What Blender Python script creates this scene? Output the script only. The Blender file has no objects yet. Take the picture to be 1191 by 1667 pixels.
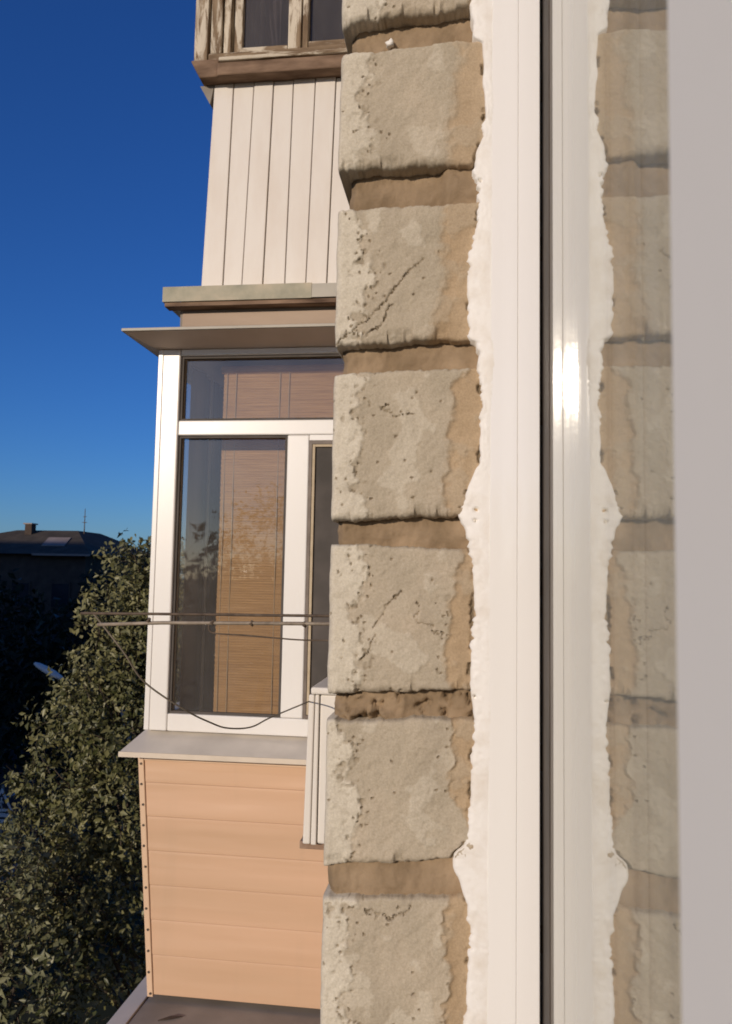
import bpy, bmesh, math, random
import numpy as np
from mathutils import Vector, Matrix, noise

random.seed(7)
SC = bpy.context.scene
COL = SC.collection
R = math.radians

# ------------------------------------------------------------------ camera
CZ = 7.0                                   # eye height, third-floor window
cam_d = bpy.data.cameras.new('camera')
cam = bpy.data.objects.new('camera', cam_d)
COL.objects.link(cam)
rt = Vector((0.12882519, -0.99150277, 0.01806473))
up = Vector((-0.08474341, 0.00714289, 0.9963772))
bk = Vector((-0.98803979, -0.12988935, -0.08310314))
cam.matrix_world = Matrix(((rt.x, up.x, bk.x, 0), (rt.y, up.y, bk.y, 0), (rt.z, up.z, bk.z, CZ), (0, 0, 0, 1)))
cam_d.sensor_fit = 'HORIZONTAL'
cam_d.sensor_width = 24.0
cam_d.lens = 24.0 * 1300 / 1191
cam_d.clip_start = 0.01
cam_d.clip_end = 3000
cam_d.dof.use_dof = True
cam_d.dof.focus_distance = 0.85
cam_d.dof.aperture_fstop = 26
SC.camera = cam

# ------------------------------------------------------------------ light
SUN_AZ, SUN_EL = R(25), R(13.8)
s = Vector((-math.cos(SUN_EL) * math.cos(SUN_AZ), math.cos(SUN_EL) * math.sin(SUN_AZ), math.sin(SUN_EL)))
world = bpy.data.worlds.new('World')
SC.world = world
world.use_nodes = True
nt = world.node_tree
bg = nt.nodes['Background']
sky = nt.nodes.new('ShaderNodeTexSky')
sky.sky_type = 'NISHITA'
sky.sun_disc = False
sky.sun_elevation = SUN_EL
sky.sun_rotation = math.atan2(s.x, s.y)
sky.altitude = 0
sky.air_density = 1.0
sky.dust_density = 0.5
sky.ozone_density = 8.0
hs_ = nt.nodes.new('ShaderNodeHueSaturation')      # a phone camera's richer blue
hs_.inputs['Saturation'].default_value = 1.05
hs_.inputs['Hue'].default_value = 0.511
nt.links.new(sky.outputs[0], hs_.inputs['Color'])
nt.links.new(hs_.outputs[0], bg.inputs[0])
bg.inputs[1].default_value = 0.11
sl = bpy.data.lights.new('sun', 'SUN')
sl.energy = 3.0
sl.angle = R(0.53)
sl.color = (1.0, 0.86, 0.70)
so = bpy.data.objects.new('sun', sl)
COL.objects.link(so)
so.rotation_euler = s.to_track_quat('Z', 'Y').to_euler()
so.location = (-5, 3, 20)
SC.view_settings.view_transform = 'Standard'
SC.view_settings.look = 'None'
SC.view_settings.exposure = 0.0
SC.view_settings.gamma = 1.0
SC.view_settings.use_curve_mapping = False
SC.render.engine = 'CYCLES'
SC.cycles.max_bounces = 8
SC.cycles.transparent_max_bounces = 16
SC.cycles.use_denoising = True
SC.cycles.filter_width = 1.7


# ------------------------------------------------------------------ helpers
def tag(o, label=None, cat=None, group=None, kind=None):
    if label: o['label'] = label
    if cat: o['category'] = cat
    if group: o['group'] = group
    if kind: o['kind'] = kind
    return o


def empty(name, loc, label=None, cat=None, group=None, kind=None):
    o = bpy.data.objects.new(name, None)
    COL.objects.link(o)
    o.location = loc
    o.empty_display_size = 0.1
    return tag(o, label, cat, group, kind)


def wpos(p):
    v = Vector((0, 0, 0))
    while p is not None:
        v += p.location
        p = p.parent
    return v


def link_mesh(name, me, mat, parent=None, smooth=False, bevel=0.0, seg=2):
    """a mesh given in world coordinates, parented without moving it"""
    if mat is not None and not me.materials:
        me.materials.append(mat)
    if smooth:
        me.polygons.foreach_set('use_smooth', [True] * len(me.polygons))
    o = bpy.data.objects.new(name, me)
    COL.objects.link(o)
    if parent is not None:
        o.parent = parent
        o.location = -wpos(parent)
    if bevel:
        b = o.modifiers.new('bevel', 'BEVEL')
        b.width = bevel
        b.segments = seg
        b.limit_method = 'ANGLE'
        b.angle_limit = R(40)
    return o


class MB:
    def __init__(self):
        self.v = []
        self.f = []

    def add(self, vs, fs):
        n = len(self.v)
        self.v += [tuple(p) for p in vs]
        self.f += [tuple(i + n for i in f) for f in fs]
        return self

    def box(self, x0, x1, y0, y1, z0, z1):
        x0, x1 = min(x0, x1), max(x0, x1)
        y0, y1 = min(y0, y1), max(y0, y1)
        z0, z1 = min(z0, z1), max(z0, z1)
        return self.add([(x0, y0, z0), (x1, y0, z0), (x1, y1, z0), (x0, y1, z0), (x0, y0, z1), (x1, y0, z1), (x1, y1, z1), (x0, y1, z1)],
                        [(0, 3, 2, 1), (4, 5, 6, 7), (0, 1, 5, 4), (1, 2, 6, 5), (2, 3, 7, 6), (3, 0, 4, 7)])

    def hexa(self, p):
        """eight corners: bottom ring 0-3, top ring 4-7, both counter-clockwise from above"""
        return self.add(p, [(0, 3, 2, 1), (4, 5, 6, 7), (0, 1, 5, 4), (1, 2, 6, 5), (2, 3, 7, 6), (3, 0, 4, 7)])

    def prism(self, ring_a, ring_b):
        n = len(ring_a)
        fs = [tuple(range(n))[::-1], tuple(range(n, 2 * n))]
        fs += [(i, (i + 1) % n, n + (i + 1) % n, n + i) for i in range(n)]
        return self.add(list(ring_a) + list(ring_b), fs)

    def tube(self, pts, r, k=8, cap=True):
        pts = [Vector(p) for p in pts]
        rs = r if isinstance(r, (list, tuple)) else [r] * len(pts)
        n0 = len(self.v)
        vs, fs = [], []
        for i, p in enumerate(pts):
            d = (pts[min(i + 1, len(pts) - 1)] - pts[max(i - 1, 0)]).normalized()
            a = d.cross(Vector((0, 0, 1)) if abs(d.z) < 0.9 else Vector((1, 0, 0))).normalized()
            b = d.cross(a)
            for j in range(k):
                t = 2 * math.pi * j / k
                vs.append(p + (a * math.cos(t) + b * math.sin(t)) * rs[i])
        for i in range(len(pts) - 1):
            for j in range(k):
                fs.append((i * k + j, i * k + (j + 1) % k, (i + 1) * k + (j + 1) % k, (i + 1) * k + j))
        if cap:
            fs.append(tuple(range(k))[::-1])
            fs.append(tuple(range((len(pts) - 1) * k, len(pts) * k)))
        return self.add(vs, fs)

    def mesh(self, name):
        me = bpy.data.meshes.new(name)
        me.from_pydata(self.v, [], self.f)
        bm = bmesh.new()
        bm.from_mesh(me)
        bmesh.ops.recalc_face_normals(bm, faces=bm.faces)
        bm.to_mesh(me)
        bm.free()
        me.update()
        return me

    def build(self, name, mat, parent=None, smooth=False, bevel=0.0, seg=2):
        return link_mesh(name, self.mesh(name), mat, parent, smooth, bevel, seg)


def box(name, mat, parent, x0, x1, y0, y1, z0, z1, bevel=0.0):
    return MB().box(x0, x1, y0, y1, z0, z1).build(name, mat, parent, bevel=bevel)


def smooth01(a, b, x):
    t = min(1.0, max(0.0, (x - a) / (b - a)))
    return t * t * (3 - 2 * t)


def fbm(x, y, z, o=4):
    return noise.fractal(Vector((x, y, z)), 1.0, 2.0, o)


# ------------------------------------------------------------------ materials
class NT:
    def __init__(self, name):
        self.m = bpy.data.materials.new(name)
        self.m.use_nodes = True
        self.t = self.m.node_tree
        self.b = self.t.nodes['Principled BSDF']

    def n(self, typ, **kw):
        x = self.t.nodes.new(typ)
        for k, v in kw.items():
            setattr(x, k, v)
        return x

    def l(self, a, b):
        self.t.links.new(a, b)

    def coords(self, scale=(1, 1, 1)):
        tc = self.n('ShaderNodeNewGeometry')
        mp = self.n('ShaderNodeMapping')
        mp.inputs['Scale'].default_value = scale
        self.l(tc.outputs['Position'], mp.inputs[0])
        return mp.outputs[0]

    def noise(self, vec, scale, detail=4, rough=0.55, dist=0.0):
        x = self.n('ShaderNodeTexNoise')
        x.inputs['Scale'].default_value = scale
        x.inputs['Detail'].default_value = detail
        x.inputs['Roughness'].default_value = rough
        x.inputs['Distortion'].default_value = dist
        self.l(vec, x.inputs['Vector'])
        return x.outputs[0]

    def ramp(self, fac, stops):
        x = self.n('ShaderNodeValToRGB')
        e = x.color_ramp.elements
        e[0].position, e[0].color = stops[0][0], (*stops[0][1], 1)
        e[1].position, e[1].color = stops[-1][0], (*stops[-1][1], 1)
        for p, c in stops[1:-1]:
            q = e.new(p)
            q.color = (*c, 1)
        self.l(fac, x.inputs[0])
        return x.outputs[0]

    def mix(self, fac, a, b, mode='MIX'):
        x = self.n('ShaderNodeMix', data_type='RGBA', blend_type=mode)
        if isinstance(fac, (int, float)): x.inputs[0].default_value = fac
        else: self.l(fac, x.inputs[0])
        for i, c in ((6, a), (7, b)):
            if isinstance(c, tuple): x.inputs[i].default_value = (*c, 1)
            else: self.l(c, x.inputs[i])
        return x.outputs[2]

    def math(self, op, a, b=0.0, clamp=False):
        x = self.n('ShaderNodeMath', operation=op, use_clamp=clamp)
        for i, c in ((0, a), (1, b)):
            if isinstance(c, (int, float)): x.inputs[i].default_value = c
            else: self.l(c, x.inputs[i])
        return x.outputs[0]

    def bump(self, h, strength, dist=0.001):
        x = self.n('ShaderNodeBump')
        x.inputs['Strength'].default_value = strength
        x.inputs['Distance'].default_value = dist
        self.l(h, x.inputs['Height'])
        self.l(x.outputs[0], self.b.inputs['Normal'])

    def fin(self, col, rough=0.6, spec=0.5, metal=0.0):
        if isinstance(col, tuple): self.b.inputs['Base Color'].default_value = (*col, 1)
        else: self.l(col, self.b.inputs['Base Color'])
        if isinstance(rough, (int, float)): self.b.inputs['Roughness'].default_value = rough
        else: self.l(rough, self.b.inputs['Roughness'])
        self.b.inputs['Specular IOR Level'].default_value = spec
        self.b.inputs['Metallic'].default_value = metal
        return self.m


def simple(name, a, b, scale=3.0, rough=0.6, spec=0.4, bump=0.0, stretch=(1, 1, 1), metal=0.0, bd=0.001, detail=5):
    m = NT(name)
    v = m.coords(stretch)
    f = m.noise(v, scale, detail)
    c = m.ramp(f, [(0.3, a), (0.7, b)])
    if bump: m.bump(m.noise(v, scale * 6, 4), bump, bd)
    return m.fin(c, rough, spec, metal)


def make_glass(name, tint=(0.93, 0.95, 0.94), boost=2.0, dust_veil=0.0, veilcol=(0.45, 0.41, 0.38)):
    """clear pane: Schlick reflection of both faces on the front, plain transmission"""
    m = NT(name)
    m.t.nodes.remove(m.b)
    g = m.n('ShaderNodeNewGeometry')
    d = m.n('ShaderNodeVectorMath', operation='DOT_PRODUCT')
    m.l(g.outputs['Normal'], d.inputs[0])
    m.l(g.outputs['Incoming'], d.inputs[1])
    c = m.math('ABSOLUTE', d.outputs['Value'])
    p = m.math('POWER', m.math('SUBTRACT', 1.0, c), 5.0)
    f = m.math('ADD', m.math('MULTIPLY', p, 0.957), 0.043)
    # two faces: 2f/(1+f)
    r = m.math('DIVIDE', m.math('MULTIPLY', f, boost), m.math('ADD', 1.0, m.math('MULTIPLY', f, boost - 1.0)), True)
    r = m.math('MULTIPLY', r, m.math('SUBTRACT', 1.0, g.outputs['Backfacing']))
    tr = m.n('ShaderNodeBsdfTransparent')
    tr.inputs[0].default_value = (*tint, 1)
    gl = m.n('ShaderNodeBsdfGlossy')
    gl.inputs['Roughness'].default_value = 0.02
    gl.inputs['Color'].default_value = (0.97, 0.98, 0.96, 1)
    mx = m.n('ShaderNodeMixShader')
    m.l(r, mx.inputs[0])
    m.l(tr.outputs[0], mx.inputs[1])
    m.l(gl.outputs[0], mx.inputs[2])
    out = mx.outputs[0]
    if dust_veil:  # diffuse layer paints a pale hazy veil over panes, plus grime on old glass
        df = m.n('ShaderNodeBsdfDiffuse')
        df.inputs[0].default_value = (*veilcol, 1)
        m2 = m.n('ShaderNodeMixShader')
        m.l(m.ramp(m.noise(m.coords((1, 1, 0.5)), 5, 5), [(0.3, (dust_veil * 0.6,) * 3), (0.7, (dust_veil * 1.3,) * 3)]), m2.inputs[0])
        m.l(out, m2.inputs[1])
        m.l(df.outputs[0], m2.inputs[2])
        out = m2.outputs[0]
    m.l(out, m.t.nodes['Material Output'].inputs['Surface'])
    return m.m


def make_brick():
    m = NT('silicate_brick')
    v = m.coords()
    at = m.n('ShaderNodeAttribute', attribute_name='mask')
    sp = m.n('ShaderNodeSeparateColor')
    m.l(at.outputs['Color'], sp.inputs[0])
    base = m.ramp(m.noise(v, 22, 6, 0.6), [(0.25, (0.37, 0.315, 0.235)), (0.5, (0.44, 0.375, 0.285)), (0.75, (0.49, 0.41, 0.31))])
    coat = m.ramp(m.noise(v, 60, 6, 0.65), [(0.3, (0.54, 0.48, 0.385)), (0.7, (0.64, 0.58, 0.475))])
    tan = m.ramp(m.noise(m.coords((1, 1, 0.35)), 35, 5, 0.6), [(0.3, (0.38, 0.275, 0.17)), (0.7, (0.48, 0.36, 0.235))])
    c = m.mix(sp.outputs[0], base, coat)
    c = m.mix(sp.outputs[1], c, tan)
    grit = m.ramp(m.noise(v, 900, 3, 0.7), [(0.3, (0.84, 0.83, 0.81)), (0.7, (1.10, 1.10, 1.10))])
    c = m.mix(1.0, c, grit, 'MULTIPLY')
    soot = m.ramp(m.noise(m.coords((1, 1, 0.25)), 26, 6, 0.65), [(0.52, (0, 0, 0)), (0.78, (0.38, 0.38, 0.38))])
    c = m.mix(soot, c, (0.25, 0.205, 0.155))
    c = m.mix(sp.outputs[2], c, (0.20, 0.155, 0.10))
    h = m.math('ADD', m.noise(v, 420, 4, 0.6), m.math('MULTIPLY', m.noise(v, 130, 4), 1.2))
    m.bump(h, 0.22, 0.001)
    return m.fin(c, 0.9, 0.2)


def make_peeling(name='peeling_wood', vertical=True, wear=0.5):
    m = NT(name)
    st = (1, 1, 0.16) if vertical else (1, 0.16, 1)
    v = m.coords(st)
    paint = m.ramp(m.noise(v, 14, 5), [(0.3, (0.52, 0.45, 0.35)), (0.7, (0.68, 0.60, 0.48))])
    wood = m.ramp(m.noise(v, 40, 5, 0.6), [(0.3, (0.13, 0.085, 0.05)), (0.7, (0.30, 0.215, 0.135))])
    f = m.ramp(m.noise(v, 26, 7, 0.68, 0.6), [(wear - 0.05, (0, 0, 0)), (wear + 0.03, (1, 1, 1))])
    c = m.mix(f, paint, wood)
    m.bump(m.noise(v, 60, 6, 0.6), 0.5, 0.003)
    return m.fin(c, 0.8, 0.25)


def make_leaf(name, a, b, spec=0.35):
    m = NT(name)
    at = m.n('ShaderNodeAttribute', attribute_name='tint')
    c = m.ramp(at.outputs['Fac'], [(0.0, a), (1.0, b)])
    m.fin(c, 0.42, spec)
    tl = m.n('ShaderNodeBsdfTranslucent')
    m.l(c, tl.inputs[0])
    mx = m.n('ShaderNodeMixShader')
    mx.inputs[0].default_value = 0.16
    m.l(m.b.outputs[0], mx.inputs[1])
    m.l(tl.outputs[0], mx.inputs[2])
    m.l(mx.outputs[0], m.t.nodes['Material Output'].inputs['Surface'])
    return m.m


def make_white(name, base=(0.80, 0.78, 0.75), rough=0.32, dirt=0.12, scale=6.0, streak=True, dirtcol=(0.52, 0.46, 0.38), spec=0.5):
    m = NT(name)
    v = m.coords((1, 1, 0.3) if streak else (1, 1, 1))
    f = m.ramp(m.noise(v, scale, 6, 0.6), [(0.45, (0, 0, 0)), (0.8, (dirt, dirt, dirt))])
    c = m.mix(f, base, dirtcol)
    m.bump(m.noise(m.coords(), scale * 5, 3), 0.06, 0.001)
    return m.fin(c, rough, spec)


M = {}
M['brick'] = make_brick()
M['mortar'] = simple('mortar', (0.20, 0.142, 0.086), (0.35, 0.255, 0.165), 38, 0.95, 0.1, 0.6, bd=0.0015)
M['filler'] = make_white('white_filler', (0.80, 0.765, 0.72), 0.6, 0.55, 70, False, (0.58, 0.49, 0.38))
M['pvc'] = make_white('white_plastic', (0.80, 0.77, 0.725), 0.30, 0.10, 5)
M['frame_pvc'] = make_white('window_plastic', (0.82, 0.79, 0.75), 0.075, 0.06, 14)
M['gasket'] = simple('rubber_gasket', (0.045, 0.035, 0.026), (0.085, 0.066, 0.05), 40, 0.6, 0.3)
M['spacer'] = simple('taupe_spacer', (0.15, 0.125, 0.10), (0.22, 0.185, 0.15), 30, 0.5, 0.4)
M['glass_big'] = make_glass('window_glass', (0.92, 0.93, 0.91), 2.2, 0.07, (0.55, 0.52, 0.47))
M['glass'] = make_glass('balcony_glass', (0.93, 0.92, 0.90), 1.55, 0.06)
M['old_glass'] = make_glass('dusty_old_glass', (0.62, 0.60, 0.60), 0.8, 0.11)
_m = NT('peach_siding')
_c = _m.ramp(_m.noise(_m.coords((1, 0.25, 2.2)), 3.0, 4), [(0.25, (0.575, 0.375, 0.235)), (0.75, (0.66, 0.425, 0.275))])
_st = _m.ramp(_m.noise(_m.coords((1, 1, 0.12)), 9, 5, 0.6), [(0.55, (0, 0, 0)), (0.85, (0.22, 0.22, 0.22))])
_c = _m.mix(_st, _c, (0.42, 0.30, 0.20))
_m.bump(_m.noise(_m.coords((1, 0.3, 2.4)), 3.2, 2), 0.5, 0.02)
M['siding'] = _m.fin(_c, 0.45, 0.4)
M['siding_trim'] = make_white('peach_trim', (0.68, 0.47, 0.31), 0.45, 0.15, 8)
M['board'] = make_white('white_board', (0.70, 0.645, 0.58), 0.5, 0.45, 9, True, (0.55, 0.45, 0.36))
M['sill'] = simple('grey_sill_metal', (0.52, 0.475, 0.42), (0.64, 0.585, 0.515), 7, 0.45, 0.5, 0.05)
M['lip'] = simple('sill_edge', (0.62, 0.53, 0.42), (0.70, 0.60, 0.48), 12, 0.45, 0.5)
M['eave'] = simple('grey_roof_sheet', (0.34, 0.31, 0.255), (0.44, 0.40, 0.33), 6, 0.5, 0.4, 0.1)
M['flash'] = NT('weathered_flashing')
_m = M['flash']
_v = _m.coords((1, 1, 1))
M['flash'] = _m.fin(_m.ramp(_m.noise(_v, 7, 5, 0.6), [(0.3, (0.24, 0.235, 0.17)), (0.5, (0.38, 0.345, 0.25)), (0.72, (0.50, 0.42, 0.30))]), 0.6, 0.4)
M['pinkboard'] = simple('faded_board', (0.36, 0.27, 0.20), (0.46, 0.355, 0.27), 10, 0.8, 0.2, 0.2, (1, 0.2, 1))
M['concrete'] = simple('grey_concrete', (0.19, 0.165, 0.14), (0.30, 0.265, 0.225), 6, 0.9, 0.2, 0.5)
M['rooffelt'] = simple('grey_roof_felt', (0.24, 0.215, 0.19), (0.36, 0.32, 0.28), 4, 0.85, 0.2, 0.2)
M['peel'] = make_peeling('peeling_wood_upright', True, 0.52)
M['peelh'] = make_peeling('peeling_wood_rail', False, 0.50)
M['brownwood'] = simple('bare_brown_wood', (0.085, 0.05, 0.032), (0.30, 0.20, 0.135), 22, 0.8, 0.2, 0.4, (1, 0.25, 1))
M['screw'] = simple('rusty_screw', (0.05, 0.035, 0.03), (0.10, 0.07, 0.05), 20, 0.6, 0.4)
M['bamboo'] = NT('bamboo_slats')
_m = M['bamboo']
M['bamboo'] = _m.fin(_m.ramp(_m.noise(_m.coords((1, 0.15, 4)), 40, 5, 0.6), [(0.25, (0.31, 0.17, 0.07)), (0.5, (0.45, 0.265, 0.11)), (0.75, (0.56, 0.345, 0.16))]), 0.6, 0.3)
M['cord'] = simple('pale_cord', (0.45, 0.36, 0.24), (0.55, 0.45, 0.32), 30, 0.8, 0.2)
M['curtain'] = simple('grey_net_curtain', (0.30, 0.28, 0.28), (0.42, 0.39, 0.39), 5, 0.9, 0.1)
M['screen'] = simple('insect_screen_mesh', (0.07, 0.062, 0.055), (0.11, 0.095, 0.085), 8, 0.8, 0.2)
M['steel'] = simple('weathered_steel', (0.17, 0.135, 0.10), (0.34, 0.28, 0.215), 60, 0.6, 0.4, 0.2)
M['darksteel'] = simple('rusty_steel', (0.07, 0.05, 0.036), (0.15, 0.11, 0.08), 60, 0.75, 0.3, 0.2)
M['cable'] = simple('grey_cable', (0.16, 0.135, 0.105), (0.26, 0.22, 0.17), 40, 0.7, 0.3)
M['acwhite'] = make_white('enamel_white', (0.76, 0.71, 0.64), 0.4, 0.18, 7)
M['rust'] = simple('rusty_bracket', (0.20, 0.12, 0.075), (0.36, 0.25, 0.18), 30, 0.8, 0.2)
M['plasterwall'] = simple('inner_wall', (0.50, 0.48, 0.44), (0.56, 0.53, 0.49), 3, 0.9, 0.1)
M['darkfloor'] = simple('inner_floor', (0.16, 0.11, 0.07), (0.22, 0.15, 0.10), 5, 0.6, 0.3)
M['facade'] = NT('tan_brickwork')
_m = M['facade']
_br = _m.n('ShaderNodeTexBrick')
_br.inputs['Scale'].default_value = 1.0
_br.inputs['Brick Width'].default_value = 0.25
_br.inputs['Row Height'].default_value = 0.1
_br.inputs['Mortar Size'].default_value = 0.008
_br.inputs['Color1'].default_value = (0.44, 0.385, 0.30, 1)
_br.inputs['Color2'].default_value = (0.38, 0.32, 0.24, 1)
_br.inputs['Mortar'].default_value = (0.30, 0.22, 0.14, 1)
_mp = _m.n('ShaderNodeMapping')
_mp.inputs['Rotation'].default_value = (R(90), 0, 0)
_g = _m.n('ShaderNodeNewGeometry')
_m.l(_g.outputs['Position'], _mp.inputs[0])
_m.l(_mp.outputs[0], _br.inputs[0])
M['facade'] = _m.fin(_br.outputs[0], 0.9, 0.2)
M['leaf'] = make_leaf('olive_leaf', (0.055, 0.062, 0.018), (0.31, 0.285, 0.13))
M['leaf2'] = make_leaf('green_leaf', (0.055, 0.066, 0.022), (0.29, 0.28, 0.155))
M['leafdark'] = make_leaf('shade_dark_leaf', (0.012, 0.016, 0.008), (0.026, 0.030, 0.014), 0.1)  # very dark colour deepens the shade across the street
M['leafmid'] = make_leaf('mid_leaf', (0.03, 0.045, 0.015), (0.07, 0.08, 0.03))
M['bark'] = simple('bark', (0.055, 0.042, 0.03), (0.12, 0.095, 0.07), 18, 0.9, 0.1, 0.6, (1, 1, 0.3))
M['asphalt'] = simple('asphalt', (0.035, 0.035, 0.035), (0.06, 0.058, 0.055), 3, 0.9, 0.2, 0.2)
M['soil'] = simple('dark_grass_ground', (0.022, 0.026, 0.012), (0.05, 0.048, 0.026), 0.8, 0.95, 0.1, 0.4)
M['kerb'] = simple('kerb_stone', (0.18, 0.17, 0.16), (0.26, 0.25, 0.235), 4, 0.9, 0.2)
M['roadpaint'] = simple('road_paint', (0.45, 0.44, 0.42), (0.6, 0.59, 0.56), 6, 0.7, 0.3)
M['housewall'] = simple('shade_dark_wall', (0.055, 0.04, 0.032), (0.09, 0.066, 0.05), 2, 0.9, 0.1)  # deep shade on the house put into its wall colour
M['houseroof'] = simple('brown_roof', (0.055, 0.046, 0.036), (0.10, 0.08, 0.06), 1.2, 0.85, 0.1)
M['roofpatch'] = simple('pale_sunlit_roof', (0.22, 0.17, 0.14), (0.30, 0.24, 0.20), 1.5, 0.7, 0.3)
M['darkpane'] = simple('dark_window', (0.015, 0.016, 0.02), (0.03, 0.03, 0.035), 1, 0.15, 0.5)
M['lampgrey'] = simple('lamp_grey', (0.66, 0.60, 0.52), (0.74, 0.68, 0.60), 5, 0.4, 0.5)
M['lamplens'] = simple('lamp_lens', (0.45, 0.45, 0.45), (0.55, 0.55, 0.55), 5, 0.2, 0.5)
M['signwhite'] = simple('sign_white', (0.64, 0.60, 0.54), (0.72, 0.68, 0.62), 5, 0.4, 0.5)
M['signred'] = simple('sign_border', (0.25, 0.07, 0.07), (0.32, 0.09, 0.09), 5, 0.4, 0.5)
M['signblack'] = simple('sign_black', (0.02, 0.02, 0.025), (0.03, 0.03, 0.035), 5, 0.5, 0.4)
M['blockwall'] = simple('block_wall', (0.30, 0.27, 0.24), (0.38, 0.34, 0.30), 0.5, 0.9, 0.1)


# ================================================================== SETTING
def sheet(name, mat, x0, x1, y0, y1, z, kind='structure', nx=1):
    me = bpy.data.meshes.new(name)
    me.from_pydata([(x0, y0, z), (x1, y0, z), (x1, y1, z), (x0, y1, z)], [], [(0, 1, 2, 3)])
    o = link_mesh(name, me, mat)
    o['kind'] = kind
    return o


sheet('ground', M['soil'], -1500, 1500, -1500, 1500, 0.0)
sheet('road', M['asphalt'], -80, 160, 10.6, 18.0, 0.004)
kb = MB().box(-80, 160, 10.4, 10.6, -0.05, 0.13).box(-80, 160, 18.0, 18.2, -0.05, 0.13).build('kerb', M['kerb'])
kb['kind'] = 'structure'
rm = MB()
for i in range(-6, 24):
    rm.add([(i * 6, 14.2, 0.008), (i * 6 + 3, 14.2, 0.008), (i * 6 + 3, 14.34, 0.008), (i * 6, 14.34, 0.008)], [(0, 1, 2, 3)])
rmo = rm.build('road_marking', M['roadpaint'])
rmo['kind'] = 'structure'

# ------------------------------------------------------------------ brick jamb and its wall
XJ = 0.464                       # face of the jamb that looks at the camera
wall = empty('brick_wall', (XJ, 0.03, 6.0), 'pale sand brick wall edge with deep tan mortar joints beside the white window frame', 'wall')

# top-left z, top-right z, bottom-left z, bottom-right z   (left = outer edge y .0825, right = inner edge y 0)
COURSES = [
    (7.424, 7.430, 7.3436, 7.3500),
    (7.3242, 7.3281, 7.2487, 7.2490),
    (7.2246, 7.2258, 7.1402, 7.1418),
    (7.1223, 7.1250, 7.0334, 7.0378),
    (7.0203, 7.0180, 6.9328, 6.9374),
    (6.9180, 6.9221, 6.8356, 6.8446),
    (6.8192, 6.8239, 6.7360, 6.7400),
    (6.7180, 6.7210, 6.6350, 6.6380),
]
Y0, Y1 = 0.0825, -0.014
CRACK = {2: [[(0.02, 0.02), (0.25, 0.17), (0.42, 0.36), (0.50, 0.47), (0.66, 0.60)], [(0.25, 0.05), (0.36, 0.13), (0.39, 0.27)]],
         4: [[(0.50, 0.68), (0.40, 0.58), (0.33, 0.44)], [(0.36, 0.40), (0.31, 0.29), (0.24, 0.22)], [(0.62, 0.60), (0.66, 0.50), (0.80, 0.37)]],
         3: [[(0.36, 0.76), (0.45, 0.68), (0.60, 0.70)]], 5: [], 6: [[(0.3, 0.92), (0.45, 0.85), (0.6, 0.92)]]}


def seg_dist(p, a, b):
    ax, ay = a
    bx, by = b
    dx, dy = bx - ax, by - ay
    t = max(0, min(1, ((p[0] - ax) * dx + (p[1] - ay) * dy) / (dx * dx + dy * dy + 1e-9)))
    return math.hypot(p[0] - ax - t * dx, p[1] - ay - t * dy)


EDGE = [(-60, 765), (0, 765), (30, 765), (62, 768), (75, 785), (130, 787), (200, 790), (245, 785), (270, 775), (300, 772), (330, 780), (380, 780), (450, 765), (520, 760), (560, 765), (590, 763), (600, 778), (640, 783), (700, 785), (800, 785), (815, 775), (840, 765), (870, 757), (885, 750), (920, 765), (970, 775), (1050, 775), (1130, 772), (1160, 770), (1200, 778), (1300, 775), (1380, 770), (1410, 765), (1425, 747), (1445, 743), (1465, 755), (1500, 768), (1560, 772), (1600, 770), (1667, 765), (1760, 768)]
EZ = [7.3434 - 0.000354 * (p - 23) for p, _ in EDGE][::-1]       # heights of the wavy filler edge
EY = [-(x - 772) * 0.000345 - 0.0007 for _, x in EDGE][::-1]


def edge_y(z):
    return float(np.interp(z, EZ, EY))


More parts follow.
